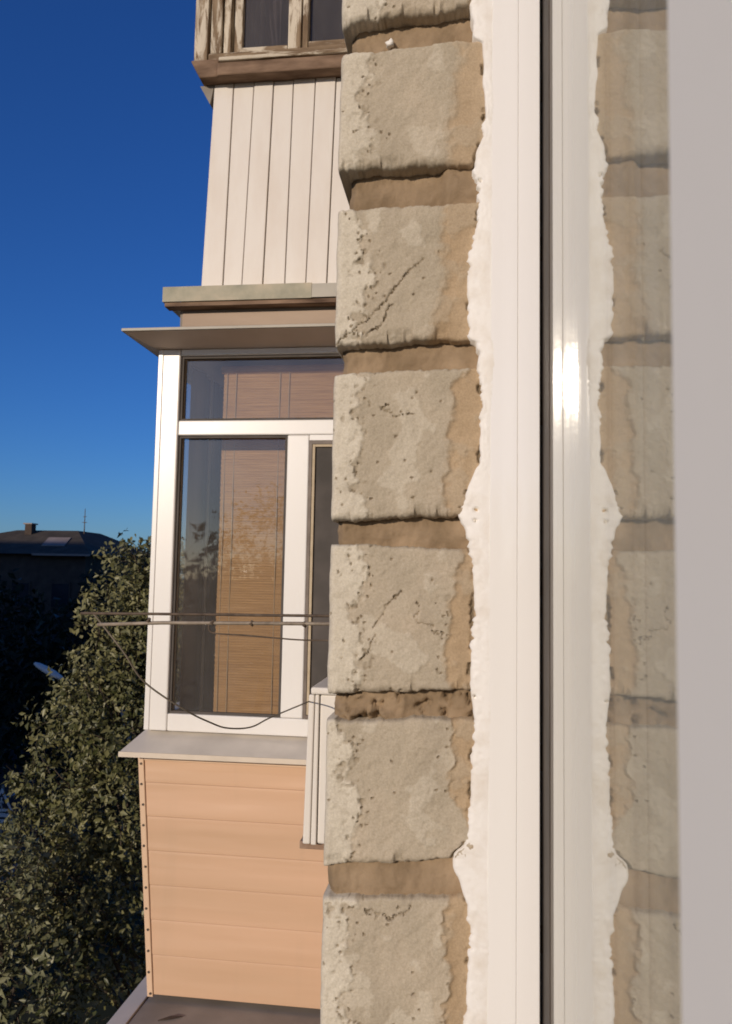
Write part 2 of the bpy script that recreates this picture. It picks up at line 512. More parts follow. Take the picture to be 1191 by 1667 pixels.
def hero_brick(idx, c):
    n_u, n_v = 150, 130
    tl, tr, bl, br = c
    sd = idx * 17.3 + 3.1
    verts, cols = [], []
    tanb = [0.95, 0.84, 0.76, 0.84, 0.84, 0.88, 0.85, 0.84][idx]
    cw = [0.26, 0.18, 0.20, 0.17, 0.22, 0.20, 0.16, 0.2][idx]
    for j in range(n_v + 1):
        v = j / n_v
        for i in range(n_u + 1):
            u = i / n_u
            y = Y0 + (Y1 - Y0) * u
            uu = (Y0 - y) / 0.0825                       # 1 at the visible inner edge
            zt = tl + (tr - tl) * uu + 0.0012 * fbm(y * 70, sd, 0.3) + 0.0005 * fbm(y * 400, sd, 1.3)
            zb = bl + (br - bl) * uu + 0.0016 * fbm(y * 60, sd, 5.3) + 0.0006 * fbm(y * 400, sd, 6.3)
            z = zb + (zt - zb) * v
            P = (y * 1.0, z * 1.0)
            # distance to rim, metres
            dt, db, dl = (zt - z), (z - zb), (Y0 - y)
            rr = 0.0038 + 0.002 * fbm(y * 40 + z * 40, sd, 2.0)
            fall = 0.0
            for d, rad in ((dt, rr * 0.8), (db, rr), (dl, rr * 1.25)):
                if d < rad:
                    k = 1 - d / rad
                    fall += rad * (1 - math.sqrt(max(0.0, 1 - k * k)))
            n1 = fbm(y * 55, z * 55, sd, 5)
            n2 = fbm(y * 200, z * 200, sd + 9, 4)
            n3 = fbm(y * 600, z * 600, sd + 19, 3)
            # lighter skim coat along the outer edge
            edge = cw + 0.16 * fbm(y * 25 + 3, z * 45, sd + 30, 5) + 0.05 * n2
            coat = smooth01(0.022, -0.022, uu - edge)
            blot = smooth01(0.28, 0.42, fbm(y * 40, z * 40, sd + 70, 5) - 0.12 + 0.25 * (1 - v) * (idx in (3, 4, 5, 6)))
            coat = max(coat, 0.45 * blot * smooth01(1.0, 0.7, uu))
            # smooth tan mortar smear near the frame
            tb = tanb + 0.10 * fbm(z * 26, sd, 40.0, 6) + 0.03 * n2
            if idx == 5: tb += 0.20 * smooth01(0.6, 0.2, v)
            if idx == 4: tb += 0.10 * smooth01(0.75, 1.0, v)
            if idx == 3: tb += 0.12 * smooth01(0.85, 1.0, v)
            if idx == 6: tb += 0.05 * smooth01(0.85, 1.0, v)
            sf = (0.02, 0.06, 0.05, 0.03, 0.03, 0.018, 0.018, 0.02)[idx]
            tan = smooth01(-sf, sf, uu - tb) * (1 - 0.35 * smooth01(0.1, 0.4, n1))
            dE = y - edge_y(z)
            gap = smooth01(0.0016, 0.0003, abs(dE - 0.0004 - 0.0014 * fbm(z * 200, sd, 12.0, 4))) * smooth01(0.10, 0.40, fbm(z * 75, sd, 77.0, 5))
            if idx == 1: tan *= 0.85
            if idx == 1: coat *= 0.8
            ridge = math.exp(-((uu - tb) / 0.018) ** 2) * (0.4 + 0.6 * max(0, n1 + 0.4))
            # pits, denser where the coat breaks up
            pit_n = noise.cell_vector(Vector(((y + 0.3 * z) * 700 + sd, (z - 0.3 * y) * 700, 0.0)))
            dens = 0.006 + 0.055 * math.exp(-((uu - edge) / 0.07) ** 2) + (0.03 * math.exp(-((uu - tb) / 0.05) ** 2) if idx >= 4 else 0)
            if idx in (1,): dens *= 0.7
            pit = 1.0 if pit_n[0] < dens and pit_n[1] > 0.35 else 0.0
            pit = max(pit, smooth01(0.36, 0.5, fbm(y * 260, z * 260, sd + 50, 3)) * min(1, dens * 14))
            pit *= (1 - tan * 0.85)
            crack = 0.0
            for pl in CRACK.get(idx, []):
                for a, b in zip(pl[:-1], pl[1:]):
                    d = seg_dist((uu + 0.03 * n2 + 0.02 * n1, v + 0.03 * n2 + 0.02 * n3), a, b)
                    crack = max(crack, smooth01(0.0085, 0.002, d) * (0.55 + 0.45 * smooth01(-0.3, 0.3, fbm(y * 150, z * 150, 9.0))))
            h = 0.0009 * n1 + 0.0003 * n2 + 0.00022 * n3 * (1 - tan)
            h += 0.0009 * coat - 0.0011 * tan + 0.0010 * ridge * (0.02 / sf)
            h -= 0.0011 * pit + 0.0018 * crack + fall + 0.003 * gap
            if db < 0.009: h -= 0.0022 * smooth01(0.009, 0.002, db) * smooth01(0.05, 0.3, fbm(y * 90, sd, 8.0))
            verts.append((XJ - 0.0005 - h, y - 0.0006 * max(0, fall * 60), z))
            cols.append((coat * (1 - crack), min(1, tan + 0.0), min(1, 0.75 * pit + 0.8 * crack + gap), 1))
    W = n_u + 1
    faces = [(j * W + i, j * W + i + 1, (j + 1) * W + i + 1, (j + 1) * W + i) for j in range(n_v) for i in range(n_u)]
    ring = [i for i in range(W)] + [j * W + n_u for j in range(1, n_v + 1)] + [n_v * W + i for i in range(n_u - 1, -1, -1)] + [j * W for j in range(n_v - 1, 0, -1)]
    b0 = len(verts)
    for k in ring:
        verts.append((XJ + 0.12, verts[k][1], verts[k][2]))
        cols.append((0.0, 0.9, 0, 1))
    for a in range(len(ring)):
        b = (a + 1) % len(ring)
        faces.append((ring[a], b0 + a, b0 + b, ring[b]))
    me = bpy.data.meshes.new('brick')
    me.from_pydata(verts, [], faces)
    ca = me.color_attributes.new('mask', 'FLOAT_COLOR', 'POINT')
    ca.data.foreach_set('color', np.array(cols, dtype=np.float32).ravel())
    bm = bmesh.new()
    bm.from_mesh(me)
    bmesh.ops.recalc_face_normals(bm, faces=bm.faces)
    bm.to_mesh(me)
    bm.free()
    o = link_mesh('brick', me, M['brick'], wall, smooth=True)
    me.set_sharp_from_angle(angle=R(50))
    return o


for i, c in enumerate(COURSES):
    hero_brick(i, c)


def joint(idx, lo, hi):
    """mortar set back between two courses; lo = top of lower brick, hi = bottom of upper brick (left, right)"""
    n_u, n_v = 80, 16
    sd = idx * 7.7
    yo = (0.0775, 0.0765, 0.0785, 0.0795, 0.0795, 0.0805, 0.0805)[idx]
    verts = []
    for j in range(n_v + 1):
        v = j / n_v
        for i in range(n_u + 1):
            u = i / n_u
            y = yo + (-0.014 - yo) * u + 0.0015 * fbm(v * 3, sd, 1)
            uu = (Y0 - y) / 0.0825
            z0 = lo[0] + (lo[1] - lo[0]) * uu - 0.006
            z1 = hi[0] + (hi[1] - hi[0]) * uu + 0.006
            z = z0 + (z1 - z0) * v
            dep = (0.011, 0.0115, 0.011, 0.010, 0.009, 0.0062, 0.006)[idx] + 0.0018 * fbm(y * 50, z * 70, sd, 5) + 0.0009 * fbm(y * 300, z * 300, sd, 4)
            dep += 0.0016 * math.sin(v * 9 + 2 * fbm(y * 15, sd, 2))* (0.5 if idx in (1, 3) else 0.15)
            if idx in (1,): dep -= 0.0065 * smooth01(0.74, 0.82, uu)
            if idx in (2, 3, 4): dep -= 0.002 * smooth01(0.8, 0.95, uu)
            if idx == 4: dep += 0.006 * smooth01(0.12, 0.35, fbm(y * 130, z * 130, 4.4, 4)) - 0.0055 * smooth01(0.1, 0.4, fbm(y * 100, z * 120, 9.4, 4)) * smooth01(0.65, 0.3, uu)
            k = smooth01(0.06, 0.0, u)
            verts.append((XJ + dep + 0.005 * k * k, y, z))
    W = n_u + 1
    faces = [(j * W + i, j * W + i + 1, (j + 1) * W + i + 1, (j + 1) * W + i) for j in range(n_v) for i in range(n_u)]
    b0 = len(verts)
    ring = [i for i in range(W)] + [j * W + n_u for j in range(1, n_v + 1)] + [n_v * W + i for i in range(n_u - 1, -1, -1)] + [j * W for j in range(n_v - 1, 0, -1)]
    for k in ring: verts.append((XJ + 0.115, verts[k][1], verts[k][2]))
    for a in range(len(ring)):
        b = (a + 1) % len(ring)
        faces.append((ring[a], b0 + a, b0 + b, ring[b]))
    me = bpy.data.meshes.new('mortar_joint')
    me.from_pydata(verts, [], faces)
    bm = bmesh.new()
    bm.from_mesh(me)
    bmesh.ops.recalc_face_normals(bm, faces=bm.faces)
    bm.to_mesh(me)
    bm.free()
    return link_mesh('mortar_joint', me, M['mortar'], wall, smooth=True)


for i in range(len(COURSES) - 1):
    hi, lo = COURSES[i], COURSES[i + 1]
    joint(i, (lo[0], lo[1]), (hi[2], hi[3]))

# small mortar crumbs stuck in the joints
cr = MB()
for (y, z, r) in [(0.0525, 7.3335, 0.0026)]:
    bm = bmesh.new()
    bmesh.ops.create_icosphere(bm, subdivisions=2, radius=r)
    vs = [Vector((XJ + 0.007, y, z)) + v.co * (1 + 0.9 * noise.noise(v.co * 420 + Vector((y * 999, 0, 0)))) for v in bm.verts]
    cr.add(vs, [tuple(v.index for v in f.verts) for f in bm.faces])
    bm.free()
cr.build('mortar_crumb', M['filler'], wall, smooth=True)

# bricks of the street face behind the jamb (headers and stretchers running away along the wall)
bm0 = MB().box(-0.121, 0.121, -0.06, 0.0, -0.042, 0.042).mesh('facing_brick')
bm0.materials.append(M['brick'])
for r_, c in enumerate(COURSES):
    for k in range(5):
        o = bpy.data.objects.new('brick', bm0)
        COL.objects.link(o)
        o.parent = wall
        xx = XJ + 0.125 + 0.125 + 0.254 * k - (0.0 if r_ % 2 else 0.0)
        o.location = Vector((xx + 0.003, 0.0822, (c[0] + c[2]) / 2)) - wpos(wall)
# wall core: runs on along the street face to and past the balconies, and behind the camera
core = MB()
core.box(XJ + 0.13, 7.2, -0.40, 0.076, 0.0, 14.0)
core.box(XJ + 0.012, XJ + 0.13, -0.40, -0.014, 5.9, 8.6)
core.box(XJ + 0.012, XJ + 0.13, -0.014, 0.076, 7.424, 8.6)
core.box(XJ + 0.012, XJ + 0.13, -0.014, 0.076, 5.9, 6.640)
core.box(-14, XJ + 0.13, -0.40, 0.076, 0.0, 5.9)
core.box(-14, XJ + 0.13, -0.40, 0.076, 8.6, 14.0)
core.box(-14, -1.1, -0.40, 0.076, 5.9, 8.6)
core.build('wall_core', M['facade'], wall)

# ------------------------------------------------------------------ near window
win = empty('white_window', (XJ, -0.03, 5.9), 'white plastic window frame with a large mirror-like pane at right, next to the brick edge', 'window')
zs = np.arange(6.62, 7.43, 0.0009)
n_u = 16
verts = []
for z in zs:
    ey0 = edge_y(z)
    rag = smooth01(-0.15, 0.35, fbm(z * 28, 4.2, 0.1, 3))            # stretches that are torn, others wiped clean
    ey = ey0 + 0.0010 * fbm(z * 90, 0.3, 0.7, 5) + rag * (0.0022 * fbm(z * 260, 0.3, 2.7, 6))
    ys = min(-0.0128, -0.0150 + 0.006 * fbm(z * 9, 8.1, 2.2, 4))
    for i in range(n_u + 1):
        t = i / n_u
        w_ = smooth01(0.6, 1.0, t)
        y = ys + ((ey * w_ + ey0 * (1 - w_)) - ys) * t
        lift = -0.0003 + 0.0006 * smooth01(0.0, 0.55, t) + 0.0004 * smooth01(0.55, 0.8, t) * (0.3 + fbm(y * 180, z * 180, 3.0, 5)) + 0.00022 * fbm(y * 500, z * 500, 6.0, 3) * smooth01(0.2, 0.4, t)
        x = XJ - 0.0044 + 0.14 * (y + 0.0262) - lift
        k = max(0.0, (t - 0.8) / 0.2)
        x += 0.0007 * k * k
        for hy, hz in ((-0.0030, 7.0408), (-0.0028, 7.0345), (-0.0045, 7.238), (-0.003, 6.9345)):
            d = math.hypot(y - hy, z - hz)
            if d < 0.0011: x += 0.005 * smooth01(0.0011, 0.0006, d)
        verts.append((x, y, z))
    verts.append((XJ + 0.016, ey + 0.0006, z))
W = n_u + 2
faces = [(j * W + i, j * W + i + 1, (j + 1) * W + i + 1, (j + 1) * W + i) for j in range(len(zs) - 1) for i in range(W - 1)]
me = bpy.data.meshes.new('filler')
me.from_pydata(verts, [], faces)
link_mesh('filler', me, M['filler'], win, smooth=True)

# frame leg: gently crowned profile, extruded upright
prof = []
for i in range(15):
    t = i / 14
    y = -0.02625 - 0.0124 * t
    a = (t - 0.5) * 2
    prof.append((XJ - 0.0046 - 0.0018 * t + 0.00012 * a * a, y))
prof += [(XJ - 0.003, -0.0391), (XJ + 0.05, -0.0391), (XJ + 0.05, -0.02625)]
MB().prism([(x, y, 5.95) for x, y in prof], [(x, y, 8.55) for x, y in prof]).build('frame', M['frame_pvc'], win, bevel=0.0005)
fl_ = [(XJ - 0.0044 + 0.14 * (y_ + 0.0262) + 0.00008 * math.cos((y_ + 0.018) * 400), y_) for y_ in [-0.0262 + 0.0017 * k_ for k_ in range(10)]] + [(XJ + 0.012, -0.0109), (XJ + 0.012, -0.0262)]
MB().prism([(x, y, 5.95) for x, y in fl_], [(x, y, 8.55) for x, y in fl_]).build('frame_flange', M['frame_pvc'], win, bevel=0.0003)
box('inner_reveal', simple('reveal_lining', (0.52, 0.49, 0.44), (0.58, 0.545, 0.49), 5, 0.8, 0.2), win, XJ + 0.0065, XJ + 0.0116, -0.395, -0.0472, 5.95, 8.55)
box('gasket', M['gasket'], win, 0.4230, XJ - 0.003, -0.0470, -0.0405, 5.95, 8.55)
box('spacer', M['spacer'], win, 0.3885, 0.4222, -0.0470, -0.0410, 5.95, 8.55)
box('glass_pane', M['glass_big'], win, 0.07, 0.3880, -0.0430, -0.0390, 5.95, 8.55)
box('glass_pane', M['glass_big'], win, -1.02, -0.03, -0.0430, -0.0390, 5.95, 8.55)
box('mullion', make_white('mullion_plastic', (0.93, 0.885, 0.80), 0.8, 0.12, 14, spec=0.1), win, -0.034, 0.1192, -0.095, -0.0426, 5.96, 8.54)
MB().prism([(-0.034, -0.0424, 5.962), (0.1190, -0.0424, 5.962), (0.1190, -0.0290, 5.962), (-0.034, -0.0423, 5.962)],
           [(-0.034, -0.0424, 8.538), (0.1190, -0.0424, 8.538), (0.1190, -0.0290, 8.538), (-0.034, -0.0423, 8.538)]).build('mullion_cover', bpy.data.materials['mullion_plastic'], win, bevel=0.0018)
box('frame', M['frame_pvc'], win, -1.09, -1.03, -0.095, -0.026, 5.95, 8.55, bevel=0.003)
box('frame', M['frame_pvc'], win, -1.09, XJ + 0.01, -0.095, -0.0262, 8.551, 8.60, bevel=0.003)
box('frame', M['frame_pvc'], win, -1.09, XJ + 0.01, -0.095, -0.0262, 5.90, 5.949, bevel=0.003)
# room behind the pane
rc = MB()
n = 160
vv = []
for i in range(n + 1):
    x = 0.125 + 0.335 * i / n
    y = -0.0605 + 0.0022 * math.sin(i * 0.22) + 0.0012 * math.sin(i * 0.47 + 1)
    vv += [(x, y, 5.95), (x, y, 8.5)]
rc.add(vv, [(2 * i, 2 * i + 2, 2 * i + 3, 2 * i + 1) for i in range(n)])
ct = rc.build('net_curtain', simple('white_net', (0.78, 0.75, 0.69), (0.84, 0.81, 0.75), 4, 0.22, 0.6), None, smooth=True)
tag(ct, 'pale net curtain hanging inside behind the large pane at right', 'curtain')
sm = ct.modifiers.new('thick', 'SOLIDIFY')
sm.thickness = 0.002
rw = MB()
rw.box(-3.5, 3.0, -4.1, -4.0, 5.0, 8.8).box(-3.6, -3.5, -4.1, -0.4, 5.0, 8.8).box(3.0, 3.1, -4.1, -0.4, 5.0, 8.8).box(-3.6, 3.1, -4.1, -0.4, 8.8, 8.9).box(-3.6, 3.1, -4.1, -0.4, 4.9, 5.0)
o = rw.build('room_wall', M['plasterwall'])
o['kind'] = 'structure'

# ================================================================== LOWER GLAZED BALCONY
XB = 3.1
lb = empty('glazed_balcony', (XB, 0.7, 5.3), 'glazed balcony below with white window frames, grey sill and peach horizontal siding', 'balcony')
YI = 0.077                        # where it meets the wall
# frames
box('corner_post', M['pvc'], lb, XB, XB + 0.09, 1.190, 1.285, 6.384, 7.928, 0.006)
box('post_bead', M['pvc'], lb, XB - 0.004, XB + 0.03, 1.262, 1.2835, 6.386, 7.926, 0.003)
box('window_frame', M['pvc'], lb, XB + 0.002, XB + 0.07, YI, 1.189, 7.902, 7.928, 0.004)
box('window_frame', M['pvc'], lb, XB + 0.002, XB + 0.07, YI, 1.189, 7.570, 7.631, 0.005)
box('window_frame', M['pvc'], lb, XB + 0.002, XB + 0.07, YI, 1.189, 6.384, 6.452, 0.005)
box('window_frame', M['pvc'], lb, XB + 0.003, XB + 0.07, 0.642, 0.731, 6.453, 7.569, 0.005)
# glazing beads along the panes
gb = MB()
for (y0, y1, z0, z1) in ((0.10, 1.189, 7.632, 7.901), (0.732, 1.189, 6.453, 7.569)):
    gb.box(XB + 0.014, XB + 0.03, y0, y0 + 0.010, z0, z1).box(XB + 0.014, XB + 0.03, y1 - 0.010, y1, z0, z1)
    gb.box(XB + 0.0142, XB + 0.0298, y0, y1, z0, z0 + 0.009).box(XB + 0.0142, XB + 0.0298, y0, y1, z1 - 0.009, z1)
gb.build('glazing_bead', M['screen'], lb)
box('window_pane', M['glass'], lb, XB + 0.034, XB + 0.038, 0.09, 1.189, 7.632, 7.901)
box('window_pane', M['glass'], lb, XB + 0.034, XB + 0.038, 0.732, 1.189, 6.453, 7.569)
# opening sash with an insect screen, mostly behind the brick edge
sf = MB()
ys0, ys1, zs0, zs1 = 0.09, 0.640, 6.454, 7.545
sf.box(XB - 0.006, XB + 0.02, ys1 - 0.012, ys1, zs0, zs1).box(XB - 0.006, XB + 0.02, ys0, ys0 + 0.012, zs0, zs1)
sf.box(XB - 0.0058, XB + 0.0198, ys0, ys1, zs1 - 0.014, zs1 + 0.001).box(XB - 0.0058, XB + 0.0198, ys0, ys1, zs0, zs0 + 0.014)
sash = sf.build('sash', simple('sash_brown', (0.13, 0.10, 0.08), (0.2, 0.16, 0.13), 20, 0.5, 0.3), lb)
s2 = MB()
s2.box(XB - 0.004, XB + 0.018, ys1 - 0.024, ys1 - 0.014, zs0 + 0.016, zs1 - 0.016).box(XB - 0.004, XB + 0.018, ys0 + 0.014, ys0 + 0.024, zs0 + 0.016, zs1 - 0.016)
s2.box(XB - 0.0038, XB + 0.0178, ys0 + 0.014, ys1 - 0.014, zs1 - 0.025, zs1 - 0.0155)
s2.build('screen_frame', M['cord'], sash)
MB().box(XB + 0.006, XB + 0.009, ys0 + 0.025, ys1 - 0.025, zs0 + 0.014, zs1 - 0.026).build('insect_screen', M['screen'], sash)
box('window_frame', M['pvc'], lb, XB + 0.004, XB + 0.07, 0.09, 0.641, 7.546, 7.569)
# sill: sloping sheet with a folded lip
sl_ = MB()
sl_.hexa([(XB - 0.10, YI, 6.312), (XB + 0.05, YI, 6.373), (XB + 0.05, 1.289, 6.373), (XB - 0.10, 1.336, 6.306),
          (XB - 0.10, YI, 6.324), (XB + 0.05, YI, 6.383), (XB + 0.05, 1.289, 6.383), (XB - 0.10, 1.336, 6.3185)])
sill = sl_.build('sill', M['sill'], lb)
MB().hexa([(XB - 0.106, YI, 6.306), (XB - 0.1005, YI, 6.306), (XB - 0.1005, 1.338, 6.300), (XB - 0.106, 1.338, 6.300),
           (XB - 0.106, YI, 6.325), (XB - 0.1005, YI, 6.325), (XB - 0.1005, 1.338, 6.3195), (XB - 0.106, 1.338, 6.3195)]).build('sill_lip', M['lip'], sill)
# peach siding, horizontal planks with a drop profile; each plank a mesh
def outer_y(z): return 1.2245 + (1.3015 - 1.2245) * (z - 5.375) / (6.282 - 5.375)
nz = 7
z_edges = [6.285, 6.182, 6.052, 5.922, 5.792, 5.662, 5.532, 5.385]
for a, b in zip(z_edges[:-1], z_edges[1:]):
    yo_t, yo_b = outer_y(a) - 0.019, outer_y(b) - 0.019
    zm = (a + b) / 2
    # profile from top to bottom (x outward is smaller x)
    pr = [(XB + 0.014, a), (XB + 0.0020, a - 0.0003), (XB + 0.0014, a - 0.009), (XB + 0.0016, zm), (XB + 0.0004, b + 0.012), (XB + 0.0007, b + 0.003), (XB + 0.0012, b + 0.0003), (XB + 0.014, b + 0.0003)]
    ra = [(x, YI, z) for x, z in pr]
    rb = [(x, yo_b + (yo_t - yo_b) * (z - b) / (a - b), z) for x, z in pr]
    MB().prism(ra, rb).build('plank', M['siding'], lb, bevel=0.0015)
# backing behind the siding
MB().hexa([(XB + 0.016, YI, 5.38), (XB + 0.05, YI, 5.38), (XB + 0.05, 1.22, 5.38), (XB + 0.016, 1.22, 5.38),
           (XB + 0.016, YI, 6.30), (XB + 0.05, YI, 6.30), (XB + 0.05, 1.285, 6.30), (XB + 0.016, 1.285, 6.30)]).build('parapet_backing', M['siding_trim'], lb)
# corner trim with a row of screws
MB().hexa([(XB - 0.006, outer_y(5.375) - 0.024, 5.378), (XB + 0.02, outer_y(5.375) - 0.024, 5.378), (XB + 0.02, outer_y(5.375), 5.378), (XB - 0.006, outer_y(5.375), 5.378),
           (XB - 0.006, outer_y(6.282) - 0.024, 6.284), (XB + 0.02, outer_y(6.282) - 0.024, 6.284), (XB + 0.02, outer_y(6.282), 6.284), (XB - 0.006, outer_y(6.282), 6.284)]).build('corner_trim', M['siding_trim'], lb, bevel=0.003)
box('top_trim', M['siding_trim'], lb, XB - 0.006, XB + 0.012, YI, outer_y(6.285) - 0.026, 6.268, 6.2995, 0.002)
sc_me = MB().tube([(-0.002, 0, 0), (0.004, 0, 0)], 0.0048, 8).mesh('screw')
sc_me.materials.append(M['screw'])
for k in range(12):
    z = 6.255 - k * 0.0785
    o = bpy.data.objects.new('screw', sc_me)
    COL.objects.link(o)
    o.parent = lb
    o.location = Vector((XB - 0.0068, outer_y(z) - 0.013 + 0.002 * math.sin(k * 2.1), z)) - wpos(lb)
# long street side and far end: panel, posts, panes (out of sight from here but part of the box)
MB().hexa([(XB + 0.09, 1.19, 5.375), (5.9, 1.19, 5.375), (5.9, 1.2225, 5.375), (XB + 0.09, 1.2225, 5.375),
           (XB + 0.09, 1.24, 6.37), (5.9, 1.24, 6.37), (5.9, 1.283, 6.37), (XB + 0.09, 1.283, 6.37)]).build('front_parapet', M['siding'], lb)
for xx in (4.0, 4.9, 5.83):
    box('front_post', M['pvc'], lb, xx, xx + 0.07, 1.215, 1.283, 6.372, 7.928)
for x0, x1 in ((XB + 0.091, 3.999), (4.071, 4.899), (4.971, 5.829)):
    box('front_pane', M['glass'], lb, x0, x1, 1.248, 1.252, 6.44, 7.87)
    box('front_rail', M['pvc'], lb, x0, x1, 1.217, 1.281, 6.372, 6.439)
    box('front_rail', M['pvc'], lb, x0, x1, 1.217, 1.281, 7.871, 7.928)
box('far_side', M['siding'], lb, 5.905, 5.95, YI, 1.25, 5.375, 7.928)
# roof sheet: thin edge, soffit sloping down to the frames
rf = MB()
def rect(x0, y1, z): return [(x0, YI, z), (6.0, YI, z), (6.0, y1, z), (x0, y1, z)]
A, B, C = rect(XB + 0.012, 1.286, 7.9285), rect(2.925, 1.361, 7.9515), rect(2.92, 1.365, 7.966)
rf.add(A + B, [(0, 3, 2, 1), (0, 1, 5, 4), (1, 2, 6, 5), (2, 3, 7, 6), (3, 0, 4, 7), (4, 5, 6, 7)])
rf.build('eave_soffit', simple('soffit_paint', (0.66, 0.54, 0.45), (0.74, 0.61, 0.52), 6, 0.7, 0.2), lb)
rf = MB()
B2 = rect(2.918, 1.367, 7.9520)
rf.add(B2 + rect(2.918, 1.367, 7.964) , [(0, 3, 2, 1), (4, 5, 6, 7), (0, 1, 5, 4), (1, 2, 6, 5), (2, 3, 7, 6), (3, 0, 4, 7)])
rf.build('roof_sheet', M['eave'], lb, bevel=0.002)
# slab it stands on, with a metal kerb strip along the outer edge
box('floor_slab', M['rooffelt'], lb, 2.45, 6.0, YI, 1.232, 5.20, 5.360, 0.004)
MB().hexa([(2.45, 1.235, 5.25), (6.0, 1.235, 5.25), (6.0, 1.315, 5.25), (2.45, 1.315, 5.25),
           (2.45, 1.235, 5.366), (6.0, 1.235, 5.366), (6.0, 1.315, 5.352), (2.45, 1.315, 5.352)]).build('edge_flashing', M['sill'], lb, bevel=0.003)
box('floor_board', M['darkfloor'], lb, XB + 0.06, 5.9, YI, 1.18, 5.3605, 5.375)

# bamboo blind just inside
bl = empty('bamboo_blind', (3.24, 0.6, 7.9), 'brown bamboo roller blind hanging inside the glazed balcony window', 'blind')
ss = MB()
z = 6.44
k = 0
while z < 7.86:
    dx = 0.0025 * math.sin(z * 9)
    yb0, yb1 = 0.30, 1.045 + 0.0012 * math.sin(k * 2.9)
    ss.box(3.236 + dx, 3.242 + dx, yb0, yb1, z, z + 0.0098)
    z += 0.0104
    k += 1
so_ = ss.build('slat_weave', M['bamboo'], bl)
so_['kind'] = 'stuff'
for yy in (1.03, 0.99, 0.80, 0.76, 0.5, 0.35):
    MB().tube([(3.233, yy, 6.43), (3.233, yy, 7.87)], 0.0016, 5).build('cord', M['cord'], bl)
MB().tube([(3.24, 0.29, 7.875), (3.24, 1.055, 7.875)], 0.018, 10).build('head_roll', M['bamboo'], bl)
# a pale curtain pole standing in the dark corner
cp = MB().tube([(3.42, 1.16, 5.376), (3.42, 1.16, 7.90)], 0.006, 8).build('clothes_pole', M['lampgrey'])
tag(cp, 'thin pale pole standing inside the glazed balcony beside the bamboo blind', 'pole')

def drape(name, mat, x0, x1, y, z0, z1, label):
    m_ = MB()
    n_ = 120
    vv_ = []
    for i_ in range(n_ + 1):
        t_ = i_ / n_
        vv_ += [(x0 + (x1 - x0) * t_, y + 0.015 * math.sin(t_ * 90) + 0.006 * math.sin(t_ * 37), z0), (x0 + (x1 - x0) * t_, y + 0.011 * math.sin(t_ * 90 + 0.3), z1)]
    m_.add(vv_, [(2 * k_, 2 * k_ + 2, 2 * k_ + 3, 2 * k_ + 1) for k_ in range(n_)])
    o_ = m_.build(name, mat, None, smooth=True)
    o_.modifiers.new('thick', 'SOLIDIFY').thickness = 0.003
    return tag(o_, label, 'curtain')
drape('brown_curtain', simple('brown_drape', (0.13, 0.095, 0.075), (0.19, 0.145, 0.115), 5, 0.9, 0.1), 3.175, 5.85, 1.165, 5.40, 7.88, 'dark brown curtain drawn along the street side inside the glazed balcony')

# ================================================================== UPPER WOODEN BALCONY
ub = empty('wooden_balcony', (3.05, 0.6, 8.0), 'old wooden balcony above with white vertical boards and peeling window frames', 'balcony')
XU = 3.05
top_y = [1.070, 0.986, 0.899, 0.816, 0.733, 0.641, 0.556, 0.47, 0.385, 0.30, 0.21, 0.082]
bot_y = [1.098, 1.005, 0.926, 0.839, 0.748, 0.662, 0.577, 0.49, 0.40, 0.31, 0.22, 0.082]
for i in range(11):
    g = 0.0016
    dx = 0.0022 * math.sin(i * 2.3)
    zt = 9.035 + 0.004 * math.sin(i * 1.9)
    MB().hexa([(XU + dx, bot_y[i + 1] + g, 8.115), (XU + 0.016 + dx, bot_y[i + 1] + g, 8.115), (XU + 0.016 + dx, bot_y[i] - g, 8.115), (XU + dx, bot_y[i] - g, 8.115),
               (XU + dx, top_y[i + 1] + g, zt), (XU + 0.016 + dx, top_y[i + 1] + g, zt), (XU + 0.016 + dx, top_y[i] - g, zt), (XU + dx, top_y[i] - g, zt)]).build('plank', M['board'], ub, bevel=0.003)
MB().hexa([(XU + 0.022, YI, 8.12), (XU + 0.05, YI, 8.12), (XU + 0.05, 1.09, 8.12), (XU + 0.022, 1.09, 8.12),
           (XU + 0.022, YI, 9.03), (XU + 0.05, YI, 9.03), (XU + 0.05, 1.062, 9.03), (XU + 0.022, 1.062, 9.03)]).build('parapet_backing', M['brownwood'], ub)
MB().hexa([(XU + 0.05, 1.06, 8.12), (5.9, 1.06, 8.12), (5.9, 1.094, 8.12), (XU + 0.05, 1.094, 8.12),
           (XU + 0.05, 1.03, 9.03), (5.9, 1.03, 9.03), (5.9, 1.066, 9.03), (XU + 0.05, 1.066, 9.03)]).build('front_parapet', M['board'], ub)
# slab with flashing in two lengths and a faded board below
box('floor_slab', M['concrete'], ub, 3.012, 6.0, YI, 1.165, 7.990, 8.110, 0.004)
def flashing(y0, y1, z0, z1, dx):
    f = MB()
    f.hexa([(2.95 + dx, y0, z0), (2.956 + dx, y0, z0), (2.956 + dx, y1, z0), (2.95 + dx, y1, z0), (2.95 + dx, y0, z1), (2.956 + dx, y0, z1), (2.956 + dx, y1, z1), (2.95 + dx, y1, z1)])
    f.hexa([(2.9565 + dx, y0, z1 - 0.006), (3.049, y0, z1 + 0.016), (3.049, y1, z1 + 0.016), (2.9565 + dx, y1, z1 - 0.006),
            (2.9565 + dx, y0, z1), (3.049, y0, z1 + 0.020), (3.049, y1, z1 + 0.020), (2.9565 + dx, y1, z1)])
    return f
flashing(YI, 0.618, 8.080, 8.134, 0.002).build('flashing', M['eave'], ub)
f_ = flashing(0.616, 1.216, 8.077, 8.137, 0.0)
f_.box(2.9565, 6.0, 1.2095, 1.216, 8.077, 8.137)
f_.build('flashing', M['flash'], ub)
box('soffit_board', M['brownwood'], ub, 2.9575, 3.010, YI, 1.209, 8.060, 8.0765)
